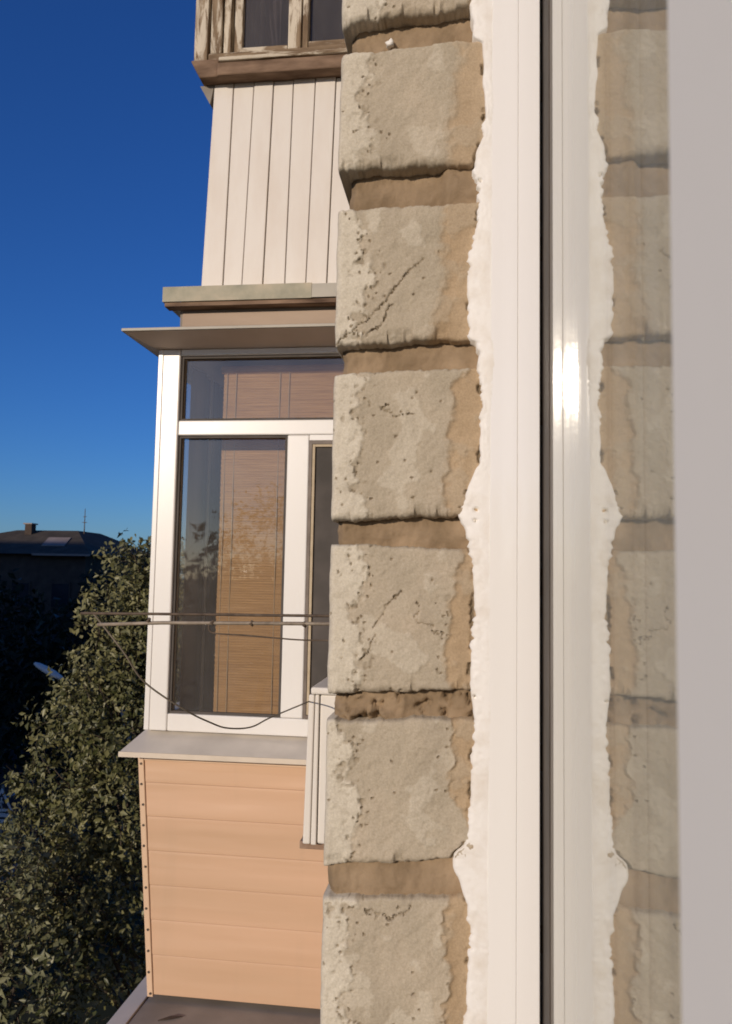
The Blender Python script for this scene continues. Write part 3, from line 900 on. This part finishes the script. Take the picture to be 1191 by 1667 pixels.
box('fascia_board', M['pinkboard'], ub, 3.000, 3.0115, YI, 1.150, 7.990, 8.0440, 0.002)
# rotten sill board and its projecting corner block
MB().hexa([(2.985, YI, 9.030), (3.10, YI, 9.036), (3.10, 1.10, 9.036), (2.985, 1.035, 9.030), (2.978, YI, 9.082), (3.10, YI, 9.088), (3.10, 1.10, 9.090), (2.978, 1.035, 9.082)]).build('sill_board', M['brownwood'], ub, bevel=0.006)
box('sill_strip', M['peelh'], ub, 2.970, 3.08, YI, 1.028, 9.0835, 9.1005, 0.005)
MB().hexa([(2.995, 1.040, 9.032), (5.9, 1.070, 9.032), (5.9, 1.115, 9.032), (2.995, 1.115, 9.032), (2.985, 1.030, 9.103), (5.9, 1.07, 9.105), (5.9, 1.165, 9.105), (2.985, 1.152, 9.103)]).build('corner_block', M['brownwood'], ub, bevel=0.006)
MB().prism([(3.05, 1.070, 9.031), (3.05, 1.13, 9.031), (3.05, 1.085, 8.95)], [(3.10, 1.070, 9.031), (3.10, 1.13, 9.031), (3.10, 1.085, 8.95)]).build('corner_bracket', M['concrete'], ub)
# frame members
zt = 10.6
box('corner_post', M['peel'], ub, 3.015, 3.10, 1.092, 1.150, 9.107, zt, 0.005)
box('stile', M['peel'], ub, 3.020, 3.09, 1.036, 1.082, 9.150, zt, 0.005)
box('stile', M['peel'], ub, 3.032, 3.09, 1.000, 1.030, 9.150, zt, 0.004)
box('bottom_rail', M['peelh'], ub, 3.010, 3.09, YI, 1.087, 9.1035, 9.1450, 0.006)
box('dark_gap', M['brownwood'], ub, 3.06, 3.085, YI, 1.14, 9.1455, zt)if False else None
box('mullion', M['peel'], ub, 3.018, 3.09, 0.700, 0.754, 9.1465, zt, 0.005)
box('sash_stile', M['peel'], ub, 3.024, 3.08, 0.672, 0.695, 9.1465, zt, 0.004)
box('sash_stile', M['peel'], ub, 3.034, 3.08, 0.950, 0.985, 9.1465, zt, 0.004)
box('sash_rail', M['peelh'], ub, 3.026, 3.08, 0.757, 0.949, 9.1465, 9.172, 0.004)
box('sash_rail', M['peelh'], ub, 3.026, 3.08, YI, 0.670, 9.1465, 9.180, 0.004)
box('top_rail', M['peelh'], ub, 3.010, 3.09, YI, 1.15, zt + 0.001, zt + 0.08)
box('window_pane', M['old_glass'], ub, 3.052, 3.056, 0.755, 0.951, 9.17, zt)
box('window_pane', M['old_glass'], ub, 3.052, 3.056, YI, 0.673, 9.178, zt)
box('window_pane', M['old_glass'], ub, 3.101, 5.85, 1.118, 1.122, 9.108, zt)
for xx in (3.9, 4.7, 5.86):
    box('front_stile', M['peel'], ub, xx, xx + 0.06, 1.095, 1.15, 9.107, zt)
box('far_side', M['board'], ub, 5.905, 5.95, YI, 1.06, 8.115, zt)
box('roof_slab', M['concrete'], ub, 2.95, 6.0, YI, 1.25, zt + 0.083, zt + 0.22)
# net curtain with a parted edge
cu = MB()
pts = []
for i in range(41):
    t = i / 40
    y = 0.99 - 0.09 * t
    x = 3.16 + 0.012 * math.sin(t * 26)
    lean = 0.0
    pts += [(x, y, 9.02), (x, y, 10.5)]
cu.add(pts, [(2 * i, 2 * i + 2, 2 * i + 3, 2 * i + 1) for i in range(40)])
c1 = cu.build('net_curtain', M['curtain'], None, smooth=True)
tag(c1, 'grey folded net curtain behind the peeling upper balcony window, left side', 'curtain', 'net curtains behind the old window')
c1.modifiers.new('thick', 'SOLIDIFY').thickness = 0.002
cu = MB()
pts = []
for i in range(31):
    t = i / 30
    yb = 0.833 + 0.012 * t
    yt = 0.83 + 0.11 * t
    x = 3.20 + 0.01 * math.sin(t * 16)
    pts += [(x, yb, 9.17), (x, yt, 9.6), (x, yt + 0.1 * t, 10.5)]
cu.add(pts, [f for i in range(30) for f in ((3 * i, 3 * i + 3, 3 * i + 4, 3 * i + 1), (3 * i + 1, 3 * i + 4, 3 * i + 5, 3 * i + 2))])
c2 = cu.build('net_curtain', M['curtain'], None, smooth=True)
tag(c2, 'grey net curtain gathered to a point behind the peeling upper balcony window', 'curtain', 'net curtains behind the old window')
c2.modifiers.new('thick', 'SOLIDIFY').thickness = 0.002

drape('violet_curtain', simple('violet_drape', (0.16, 0.145, 0.16), (0.22, 0.20, 0.215), 5, 0.9, 0.1), 3.25, 5.85, 1.045, 9.04, 10.55, 'dim violet grey curtain drawn along the street side inside the old wooden balcony')

# ================================================================== AIR CONDITIONER
ac = empty('air_conditioner', (2.3, 0.3, 6.22), 'white outdoor air conditioner unit on wall brackets seen edge-on beside the peach siding', 'air conditioner')
box('body', M['acwhite'], ac, 2.305, 3.02, 0.17, 0.4265, 6.246, 6.664, 0.006)
MB().hexa([(2.30, 0.4285, 6.244), (3.02, 0.4285, 6.244), (3.02, 0.4440, 6.244), (2.30, 0.4440, 6.244), (2.30, 0.4285, 6.664), (3.02, 0.4285, 6.664), (3.02, 0.4400, 6.664), (2.30, 0.4400, 6.664)]).build('seam_panel', M['acwhite'], ac, bevel=0.003)
MB().hexa([(2.298, 0.4455, 6.246), (3.02, 0.4455, 6.246), (3.02, 0.4670, 6.246), (2.298, 0.4670, 6.246), (2.298, 0.4415, 6.664), (3.02, 0.4415, 6.664), (3.02, 0.4585, 6.664), (2.298, 0.4585, 6.664)]).build('front_cover', M['acwhite'], ac, bevel=0.004)
box('top_cover', M['acwhite'], ac, 2.292, 3.03, 0.165, 0.4525, 6.6655, 6.686, 0.006)
g_ = MB()
for k in range(6):
    rr = 0.03 + 0.03 * k
    ring = [(2.62 + rr * math.cos(t * math.pi / 12), 0.468, 6.455 + rr * math.sin(t * math.pi / 12)) for t in range(25)]
    g_.tube(ring, 0.002, 5, False)
g_.build('fan_grille', M['screen'], ac)
for xx in (2.33, 2.90):
    b_ = MB().box(xx, xx + 0.04, YI, 0.482, 6.222, 6.2435).box(xx + 0.001, xx + 0.039, YI, YI + 0.02, 5.95, 6.2215)
    b_.build('bracket', M['rust'], ac, bevel=0.002)
MB().tube([(2.335, 0.4685, 6.2437), (2.335, 0.4685, 6.257)], 0.006, 8).build('bolt', M['darksteel'], ac)

# ================================================================== DRYING RODS AND CABLES
def q(y15, z15, x):
    return (x, y15 * x / 1.5, CZ + (z15 - CZ) * x / 1.5)
ro = MB().tube([(1.5, 0.075, 6.9305), (1.5, 0.27, 6.9283), (1.5, 0.45, 6.9262), (1.5, 0.62, 6.9240), (1.5, 0.76, 6.9218)], 0.0027, 8).build('drying_rod', M['darksteel'], None, smooth=True)
tag(ro, 'upper of the two thin rods reaching out across the balcony window, darker and rusty', 'rod', 'clothes drying rods')
rd2 = empty('drying_rod', (1.46, 0.08, 6.91), 'lower of the two thin rods crossing the balcony window, paler and thicker', 'rod', 'clothes drying rods')
MB().tube([(1.46, 0.075, 6.9165), (1.46, 0.26, 6.9160), (1.46, 0.43, 6.9128), (1.46, 0.58, 6.9098), (1.46, 0.705, 6.9030)], 0.0034, 8).build('bar', M['steel'], rd2, smooth=True)
for yy in (0.30, 0.40, 0.475, 0.60):
    MB().tube([(1.46, yy, 6.9085), (1.459, yy + 0.004, 6.9125), (1.46, yy + 0.001, 6.9185)], [0.0025, 0.0050, 0.0028], 7).build('knot', M['darksteel'], rd2, smooth=True)
cpts = [(0.735, 6.905), (0.6698, 6.8506), (0.6235, 6.7931), (0.5412, 6.7437), (0.49, 6.722), (0.455, 6.7125), (0.41, 6.716), (0.372, 6.7354), (0.3077, 6.7641), (0.299, 6.768)]
cps = [q(y, z, 1.5 + 0.8 * (i / (len(cpts) - 1)) ** 1.6) for i, (y, z) in enumerate(cpts)]
cps[0] = (1.5, 0.735, 6.923)
def spline(ps, n=8):
    ps = [Vector(p) for p in ps]
    out = []
    for i in range(len(ps) - 1):
        p0, p1, p2, p3 = ps[max(i - 1, 0)], ps[i], ps[i + 1], ps[min(i + 2, len(ps) - 1)]
        for k in range(n):
            t = k / n
            out.append(0.5 * ((2 * p1) + (p2 - p0) * t + (2 * p0 - 5 * p1 + 4 * p2 - p3) * t * t + (3 * p1 - p0 - 3 * p2 + p3) * t ** 3))
    out.append(ps[-1])
    return out
cb = MB().tube(spline(cps), 0.0019, 7).build('sagging_cable', M['cable'], None, smooth=True)
tag(cb, 'grey cable sagging in a loop in front of the balcony window to the air conditioner', 'cable')
wp = [q(0.4977, 6.912, 1.46), q(0.492, 6.8915, 1.46), q(0.43, 6.888, 1.47), q(0.36, 6.884, 1.48), q(0.3048, 6.882, 1.49), (1.5, 0.2, 6.884), (1.5, 0.075, 6.886)]
wr = MB().tube(spline(wp), 0.0016, 6).build('shadow_wire', M['darksteel'], None, smooth=True)  # thin dark tube stands in for the shadow line of a cable
tag(wr, 'thin dark wire standing in for a cable shadow just below the two drying rods', 'wire')

# ================================================================== TREES
def leaf_arrays(pos, nor, size, rng):
    """arrays of folded leaf blades (6 verts, 4 faces each)"""
    n = len(pos)
    nor = nor / np.linalg.norm(nor, axis=1, keepdims=True)
    a = rng.normal(size=(n, 3))
    a -= nor * np.sum(a * nor, axis=1, keepdims=True)
    a /= np.linalg.norm(a, axis=1, keepdims=True)
    a[:, 2] -= 0.35
    a /= np.linalg.norm(a, axis=1, keepdims=True)
    b = np.cross(nor, a)
    b /= np.linalg.norm(b, axis=1, keepdims=True)
    L = size[:, None]
    Wd = L * rng.uniform(0.17, 0.33, (n, 1))
    fold = L * rng.uniform(0.04, 0.16, (n, 1))
    v = np.stack([pos, pos + a * L * 0.5 - nor * fold * 0.4, pos + a * L - nor * fold * 1.2,
                  pos + a * L * 0.42 + b * Wd + nor * fold, pos + a * L * 0.42 - b * Wd + nor * fold], axis=1)
    return v


LF = [(0, 3, 1), (3, 2, 1), (0, 1, 4), (1, 2, 4)]


def leaves_mesh(name, v, tint, mat):
    n = len(v)
    me = bpy.data.meshes.new(name)
    f = (np.array(LF)[None] + (np.arange(n) * 5)[:, None, None]).reshape(-1, 3)
    me.vertices.add(n * 5)
    me.vertices.foreach_set('co', v.reshape(-1).astype(np.float32))
    me.loops.add(len(f) * 3)
    me.polygons.add(len(f))
    me.polygons.foreach_set('loop_start', np.arange(len(f)) * 3)
    me.polygons.foreach_set('loop_total', np.full(len(f), 3))
    me.loops.foreach_set('vertex_index', f.reshape(-1))
    me.update()
    at = me.attributes.new('tint', 'FLOAT', 'POINT')
    at.data.foreach_set('value', np.repeat(tint, 5).astype(np.float32))
    me.materials.append(mat)
    me.validate()
    return me


def tree(name, label, cat, base, clusters, leaf_size, n_sprig, mat, seed, group=None, singles=0, per=7, trunk_r=0.12, sprig_len=0.22, focus=None):
    """clusters: (centre, radii) ellipsoids of the crown; trunk and limbs run to them"""
    rng = np.random.default_rng(seed)
    t = empty(name, base, label, cat, group)
    base = Vector(base)
    top = max((Vector(c[0]) for c in clusters), key=lambda p: p.z)
    tr = MB()
    path = [base + (top - base) * k for k in (0, .12, .25, .4, .55, .7, .85, 1)]
    path = [p + Vector((0.12 * math.sin(i * 1.3 + seed), 0.12 * math.cos(i * 1.7 + seed), 0)) if 0 < i < 7 else p for i, p in enumerate(path)]
    tr.tube(path, [trunk_r * k for k in (1.25, 1, .9, .78, .62, .48, .3, .1)], 10)
    tr.build('trunk', M['bark'], t, smooth=True)
    lb_ = MB()
    for c, r in clusters:
        c = Vector(c)
        k = min(max((c.z - base.z) / max(0.1, top.z - base.z) - 0.25, 0.15), 0.9)
        st = base + (top - base) * k
        mid = (st + c) / 2 + Vector((0, 0, 0.1))
        lb_.tube([st, mid, c], [trunk_r * 0.42, trunk_r * 0.28, trunk_r * 0.12], 7)
        for _ in range(7):
            d = Vector(rng.normal(size=3)).normalized()
            e = c + Vector((d.x * r[0], d.y * r[1], d.z * r[2])) * 0.95
            s_ = st.lerp(c, rng.uniform(0.5, 1.0))
            lb_.tube([s_, (s_ + e) / 2 + Vector(rng.normal(size=3)) * 0.06, e], [trunk_r * 0.13, trunk_r * 0.09, trunk_r * 0.03], 5)
    # sprigs of leaves
    vol = np.array([r[0] * r[1] * r[2] for c, r in clusters]) ** 0.75
    cnt = np.maximum(4, (vol / vol.sum() * n_sprig)).astype(int)
    P, N = [], []
    tw = 0
    for (c, r), m in zip(clusters, cnt):
        d = rng.normal(size=(m, 3))
        d /= np.linalg.norm(d, axis=1, keepdims=True)
        rad = rng.uniform(0.35, 1.0, (m, 1)) ** 0.6 * rng.uniform(0.9, 1.12, (m, 1))
        p = np.array(c) + d * np.array(r) * rad
        ax = d + rng.normal(size=(m, 3)) * 0.6
        ax[:, 2] += 0.1
        ax /= np.linalg.norm(ax, axis=1, keepdims=True)
        for i in range(m):
            kk = rng.integers(per - 3, per + 3)
            tt = rng.uniform(-0.5, 0.5, (kk, 1)) * sprig_len
            pp = p[i] + ax[i] * tt + rng.normal(size=(kk, 3)) * sprig_len * 0.14
            nn = rng.normal(size=(kk, 3)) * 0.8 + np.array([-0.55, 0.25, 0.45]) + d[i] * 0.4
            P.append(pp)
            N.append(nn)
            if i % 3 == 0:
                a_, b_ = p[i] - ax[i] * sprig_len * 0.9, p[i] + ax[i] * sprig_len * 0.5
                lb_.tube([a_, b_], [0.004, 0.002], 3, False)
    lb_.build('limb', M['bark'], t, smooth=True)
    P, N = np.concatenate(P), np.concatenate(N)
    size = leaf_size * rng.uniform(0.6, 1.25, len(P))
    v = leaf_arrays(P, N, size, rng)
    tint = np.clip(rng.beta(1.6, 2.2, len(P)) + 0.12 * np.sin(P[:, 2] * 3 + P[:, 1] * 2), 0, 1)
    order = np.arange(len(P))
    if singles:
        # the leaves that show largest are objects of their own
        dist = np.linalg.norm(P - np.array([0, 0, CZ]), axis=1)
        ok = P[:, 1] / P[:, 0] > (0.412 if focus is None else focus)
        key = np.where(ok, dist, dist + 100)
        order = np.argsort(key)
        bases = []
        for k in range(10):
            i = order[k]
            vv = v[i] - P[i]
            bases.append(leaves_mesh('leaf', vv[None], tint[i:i + 1], mat))
        for k in range(singles):
            i = order[k]
            o = bpy.data.objects.new('leaf', bases[k % 10])
            COL.objects.link(o)
            o.parent = t
            o.location = Vector(P[i]) - wpos(t)
            o.rotation_euler = rng.uniform(-0.9, 0.9, 3)
            sc_ = size[i] / size[order[k % 10]]
            o.scale = (sc_,) * 3
    rest = order[singles:]
    me = leaves_mesh('crown', v[rest], tint[rest], mat)
    o = link_mesh('crown', me, None, t)
    o['kind'] = 'stuff'
    return t


# the tree beside the balcony
tree('leafy_tree', 'olive green leafy tree growing close beside the balcony, its top at roof height', 'tree', (8.6, 3.1, 0),
     [((8.3, 3.55, 7.05), (0.55, 0.40, 0.40)), ((8.4, 3.1, 6.9), (0.6, 0.6, 0.5)), ((8.0, 3.65, 6.55), (0.55, 0.32, 0.35)),
      ((7.9, 3.2, 6.25), (0.6, 0.6, 0.5)), ((7.9, 3.75, 5.95), (0.5, 0.36, 0.32)), ((7.8, 4.0, 5.55), (0.5, 0.45, 0.32)), ((7.7, 3.3, 5.5), (0.7, 0.6, 0.5)),
      ((7.6, 3.95, 5.0), (0.55, 0.48, 0.38)), ((7.6, 3.35, 4.75), (0.7, 0.6, 0.5)), ((7.5, 4.15, 4.5), (0.5, 0.40, 0.35)),
      ((7.4, 3.6, 4.1), (0.7, 0.65, 0.5)), ((7.4, 4.1, 3.75), (0.55, 0.45, 0.4)), ((7.4, 3.3, 3.5), (0.6, 0.5, 0.35))],
     0.072, 1400, M['leaf'], 3, singles=240, trunk_r=0.13, per=14, sprig_len=0.27)
# the greener tree in front of it, lower left
tree('bushy_tree', 'greener broad leaved bush at the lower left, in front of the olive tree', 'tree', (6.3, 3.9, 0),
     [((6.4, 3.85, 4.45), (0.5, 0.38, 0.45)), ((6.3, 3.6, 3.7), (0.55, 0.5, 0.45)), ((6.3, 3.2, 3.15), (0.5, 0.45, 0.32)), ((6.2, 2.75, 2.9), (0.4, 0.4, 0.25)), ((6.2, 3.7, 2.7), (0.6, 0.6, 0.5)), ((6.2, 4.2, 3.4), (0.55, 0.4, 0.6))],
     0.080, 1100, M['leaf2'], 11, singles=240, per=6, trunk_r=0.09, sprig_len=0.26, focus=0.39)
# dark trees across the street, in the shade of the added block
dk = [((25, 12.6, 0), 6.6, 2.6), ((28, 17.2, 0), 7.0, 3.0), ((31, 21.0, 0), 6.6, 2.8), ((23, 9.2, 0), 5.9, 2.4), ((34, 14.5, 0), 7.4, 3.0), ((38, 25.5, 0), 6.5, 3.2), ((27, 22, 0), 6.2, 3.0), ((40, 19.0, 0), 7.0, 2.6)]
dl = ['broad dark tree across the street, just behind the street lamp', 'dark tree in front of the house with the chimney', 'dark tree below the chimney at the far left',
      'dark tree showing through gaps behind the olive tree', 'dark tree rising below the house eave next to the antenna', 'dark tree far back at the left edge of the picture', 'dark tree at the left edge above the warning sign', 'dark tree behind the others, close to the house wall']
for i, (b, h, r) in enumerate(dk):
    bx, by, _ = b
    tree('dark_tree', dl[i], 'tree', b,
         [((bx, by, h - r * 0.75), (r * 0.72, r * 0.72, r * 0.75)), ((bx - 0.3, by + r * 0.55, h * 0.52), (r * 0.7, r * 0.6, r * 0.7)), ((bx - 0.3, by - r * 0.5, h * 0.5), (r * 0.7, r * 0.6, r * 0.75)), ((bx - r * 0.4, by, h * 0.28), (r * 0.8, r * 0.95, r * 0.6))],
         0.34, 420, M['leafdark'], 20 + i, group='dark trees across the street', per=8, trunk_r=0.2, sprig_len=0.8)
# trees behind the camera (seen only as reflections in the panes)
for i, (b, h, r) in enumerate([((-19, 3.2, 0), 9.4, 2.4), ((-22, 7.4, 0), 10.2, 2.6), ((-26, 5.0, 0), 10.6, 2.8)]):
    bx, by, _ = b
    tree('street_tree', ['tree standing down the street behind the camera', 'taller tree standing down the street behind the camera', 'farthest tree standing down the street behind the camera'][i], 'tree', b,
         [((bx, by, h - r * 0.8), (r * 0.7, r * 0.7, r * 0.8)), ((bx, by + r * 0.5, h * 0.55), (r * 0.75, r * 0.7, r * 0.8)), ((bx, by - r * 0.5, h * 0.5), (r * 0.75, r * 0.7, r * 0.8))],
         0.15, 900, M['leafmid'], 40 + i, group='street trees behind the camera', per=8, trunk_r=0.18, sprig_len=0.7)

# ================================================================== HOUSE ACROSS THE STREET
hs = empty('house', (46, 25, 0), 'dark two storey house with a hipped roof and chimney beyond the trees', 'house')
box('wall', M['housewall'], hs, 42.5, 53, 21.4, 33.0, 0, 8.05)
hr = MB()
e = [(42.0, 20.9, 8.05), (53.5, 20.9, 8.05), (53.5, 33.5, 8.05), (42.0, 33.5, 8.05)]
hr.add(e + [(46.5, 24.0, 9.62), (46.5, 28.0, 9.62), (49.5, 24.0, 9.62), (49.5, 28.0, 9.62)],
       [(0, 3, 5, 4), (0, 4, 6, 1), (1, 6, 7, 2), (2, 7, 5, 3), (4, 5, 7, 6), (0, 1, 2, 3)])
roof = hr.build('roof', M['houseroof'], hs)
box('lit_eave_strip', M['roofpatch'], hs, 41.90, 42.0, 20.9, 24.3, 7.96, 8.08)  # pale strip paints the sunlit edge of the eave
MB().hexa([(43.4, 23.2, 8.545), (44.9, 23.6, 9.07), (44.9, 25.0, 9.07), (43.4, 24.6, 8.545), (43.4, 23.2, 8.60), (44.9, 23.6, 9.125), (44.9, 25.0, 9.125), (43.4, 24.6, 8.60)]).build('roof_sheet', M['roofpatch'], roof)  # paler sheet paints a sunlit bit of roof
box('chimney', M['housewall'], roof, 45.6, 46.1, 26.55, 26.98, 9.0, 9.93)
box('chimney_cap', M['roofpatch'], roof, 45.5, 46.2, 26.48, 27.05, 9.931, 10.01)
for yy in (22.2, 24.6, 27.0, 29.4):
    for zz in (1.2, 5.0):
        w_ = MB().box(42.44, 42.52, yy, yy + 1.2, zz, zz + 1.5).build('window', M['housewall'], hs)
        box('pane', M['darkpane'], w_, 42.42, 42.436, yy + 0.1, yy + 1.1, zz + 0.1, zz + 1.4)
an = empty('antenna', (47, 23.7, 9.3), 'thin tall antenna mast standing on the house roof', 'antenna')
MB().tube([(46.6, 23.65, 9.2), (46.6, 23.65, 11.0)], [0.045, 0.02], 6).build('mast', M['darksteel'], an)
for zz, hw in ((10.15, 0.16), (10.5, 0.10)):
    MB().tube([(46.6, 23.65 - hw, zz), (46.6, 23.65 + hw, zz)], 0.02, 5).build('crossbar', M['darksteel'], an)
# long low treeline at the horizon
rng = np.random.default_rng(5)
npt = 2600
P = np.stack([rng.uniform(150, 260, npt), rng.uniform(-20, 190, npt), rng.uniform(0, 6.5, npt)], axis=1)
P[:, 2] *= 0.75 + 0.35 * np.sin(P[:, 1] * 0.21) * np.sin(P[:, 1] * 0.057 + 1)
v = leaf_arrays(P, rng.normal(size=(npt, 3)) + np.array([-0.6, 0, 0.4]), rng.uniform(2.0, 3.6, npt), rng)
tl_ = link_mesh('distant_treeline', leaves_mesh('distant_treeline', v, rng.uniform(0, 1, npt), M['leafmid']), None)
tl_['kind'] = 'stuff'

P = np.stack([rng.uniform(-95, -70, 2600), rng.uniform(-30, 45, 2600), rng.uniform(0, 12.5, 2600)], axis=1)
P[:, 2] *= 0.78 + 0.30 * np.sin(P[:, 1] * 0.33) * np.sin(P[:, 1] * 0.12 + 1)
v = leaf_arrays(P, rng.normal(size=(2600, 3)) + np.array([0.4, 0, 0.4]), rng.uniform(1.0, 2.0, 2600), rng)
tl2 = link_mesh('distant_treeline', leaves_mesh('distant_treeline', v, rng.uniform(0, 1, 2600), M['leafmid']), None)
tl2['kind'] = 'stuff'

# unseen tall block, added to shade the far side of the street
bk_ = empty('shade_block', (-19, 40, 0), 'unseen tall pale block added behind the camera to shade the far side of the street', 'shade block')
box('wall', M['blockwall'], bk_, -24, -14, 24.5, 71, 0, 24)
box('roof', M['concrete'], bk_, -24.3, -13.7, 24.2, 71.3, 24.001, 24.5)
for r_ in range(8):
    for c_ in range(12):
        yy, zz = 26.5 + c_ * 3.7, 1.4 + r_ * 2.8
        box('window', M['darkpane'], bk_, -14.02, -13.97, yy, yy + 1.5, zz, zz + 1.5)

# ================================================================== STREET LAMP AND SIGN
lp = empty('street_lamp', (15.2, 6.6, 0), 'grey street lamp whose long head leans out of the olive tree', 'street lamp')
MB().tube([(15.2, 6.6, 0), (15.2, 6.6, 3.9), (15.2, 6.75, 4.35)], [0.07, 0.05, 0.045], 10).build('pole', M['steel'], lp, smooth=True)
MB().tube(spline([(15.2, 6.75, 4.34), (15.15, 7.2, 4.64), (15.05, 7.7, 4.86), (15.0, 7.95, 4.95)]), 0.025, 8).build('arm', M['steel'], lp, smooth=True)
hd = MB()
d0, d1 = Vector((15.0, 7.90, 4.92)), Vector((15.0, 8.52, 5.22))
ax = (d1 - d0).normalized()
upn = Vector((-0.3, -ax.z, ax.y)).normalized()
sd = ax.cross(upn)
rows = []
for t, w, h in ((0, .035, .03), (.12, .06, .05), (.35, .085, .065), (.65, .09, .06), (.88, .07, .045), (1, .03, .02)):
    c = d0.lerp(d1, t)
    rows.append([c + sd * (w * math.cos(a)) + upn * (h * max(-0.45, math.sin(a))) for a in [2 * math.pi * i / 12 for i in range(12)]])
vs = [p for r_ in rows for p in r_]
fs = [(i * 12 + j, i * 12 + (j + 1) % 12, (i + 1) * 12 + (j + 1) % 12, (i + 1) * 12 + j) for i in range(5) for j in range(12)]
fs += [tuple(range(12)), tuple(range(60, 72))]
hd.add(vs, fs)
head = hd.build('lamp_head', M['lampgrey'], lp, smooth=True)
ln = MB()
c = d0.lerp(d1, 0.55) - upn * 0.031
ln.prism([c + ax * (0.2 * math.cos(a)) + sd * (0.06 * math.sin(a)) for a in [2 * math.pi * i / 12 for i in range(12)]],
         [c - upn * 0.02 + ax * (0.16 * math.cos(a)) + sd * (0.045 * math.sin(a)) for a in [2 * math.pi * i / 12 for i in range(12)]])
ln.build('lens', M['lamplens'], head)

sg = empty('warning_sign', (18, 10.87, 0), 'triangular pedestrian warning sign with a plate below, on a post at the far left', 'sign')
MB().tube([(18.04, 10.87, 0), (18.04, 10.87, 2.0)], 0.03, 8).build('post', M['steel'], sg)
def tri(x0, x1, yc, zb, w, h, mat, par, name):
    return MB().prism([(x0, yc - w / 2, zb), (x0, yc + w / 2, zb), (x0, yc, zb + h)], [(x1, yc - w / 2, zb), (x1, yc + w / 2, zb), (x1, yc, zb + h)]).build(name, mat, par)
pl = tri(17.995, 18.005, 10.87, 1.41, 0.62, 0.53, M['signwhite'], sg, 'triangle_plate')
tb_ = MB()
for a, b in (((10.60, 1.43), (11.14, 1.43)), ((11.14, 1.43), (10.87, 1.89)), ((10.87, 1.89), (10.60, 1.43))):
    pass
tri(17.990, 17.994, 10.87, 1.475, 0.42, 0.36, M['signblack'], pl, 'inner_field')
fg = MB()
fg.tube([(17.985, 10.86, 1.70), (17.985, 10.86, 1.735)], 0.018, 8)
fg.tube([(17.985, 10.86, 1.69), (17.985, 10.875, 1.59)], 0.016, 6)
fg.tube([(17.985, 10.875, 1.59), (17.985, 10.915, 1.49)], 0.011, 6)
fg.tube([(17.985, 10.875, 1.59), (17.985, 10.835, 1.49)], 0.011, 6)
fg.tube([(17.985, 10.862, 1.68), (17.985, 10.81, 1.60)], 0.009, 6)
fg.tube([(17.985, 10.862, 1.68), (17.985, 10.91, 1.61)], 0.009, 6)
fg.build('walking_figure', M['signwhite'], pl)
p2 = box('plate', M['signwhite'], sg, 17.995, 18.005, 10.545, 11.195, 1.15, 1.365)
b2 = MB().box(17.990, 17.994, 10.585, 11.155, 1.235, 1.285)
b2.build('dark_band', M['signblack'], p2)

# leaf litter bit on the slab
lf = MB().prism([(2.97, 1.13, 5.3615), (3.0, 1.09, 5.3615), (3.01, 1.05, 5.3615), (2.985, 1.09, 5.3615)], [(2.97, 1.13, 5.365), (3.0, 1.09, 5.369), (3.01, 1.05, 5.365), (2.985, 1.09, 5.367)]).build('fallen_leaf', M['screw'])
tag(lf, 'small dark dry leaf lying on the grey ledge under the peach siding', 'leaf')
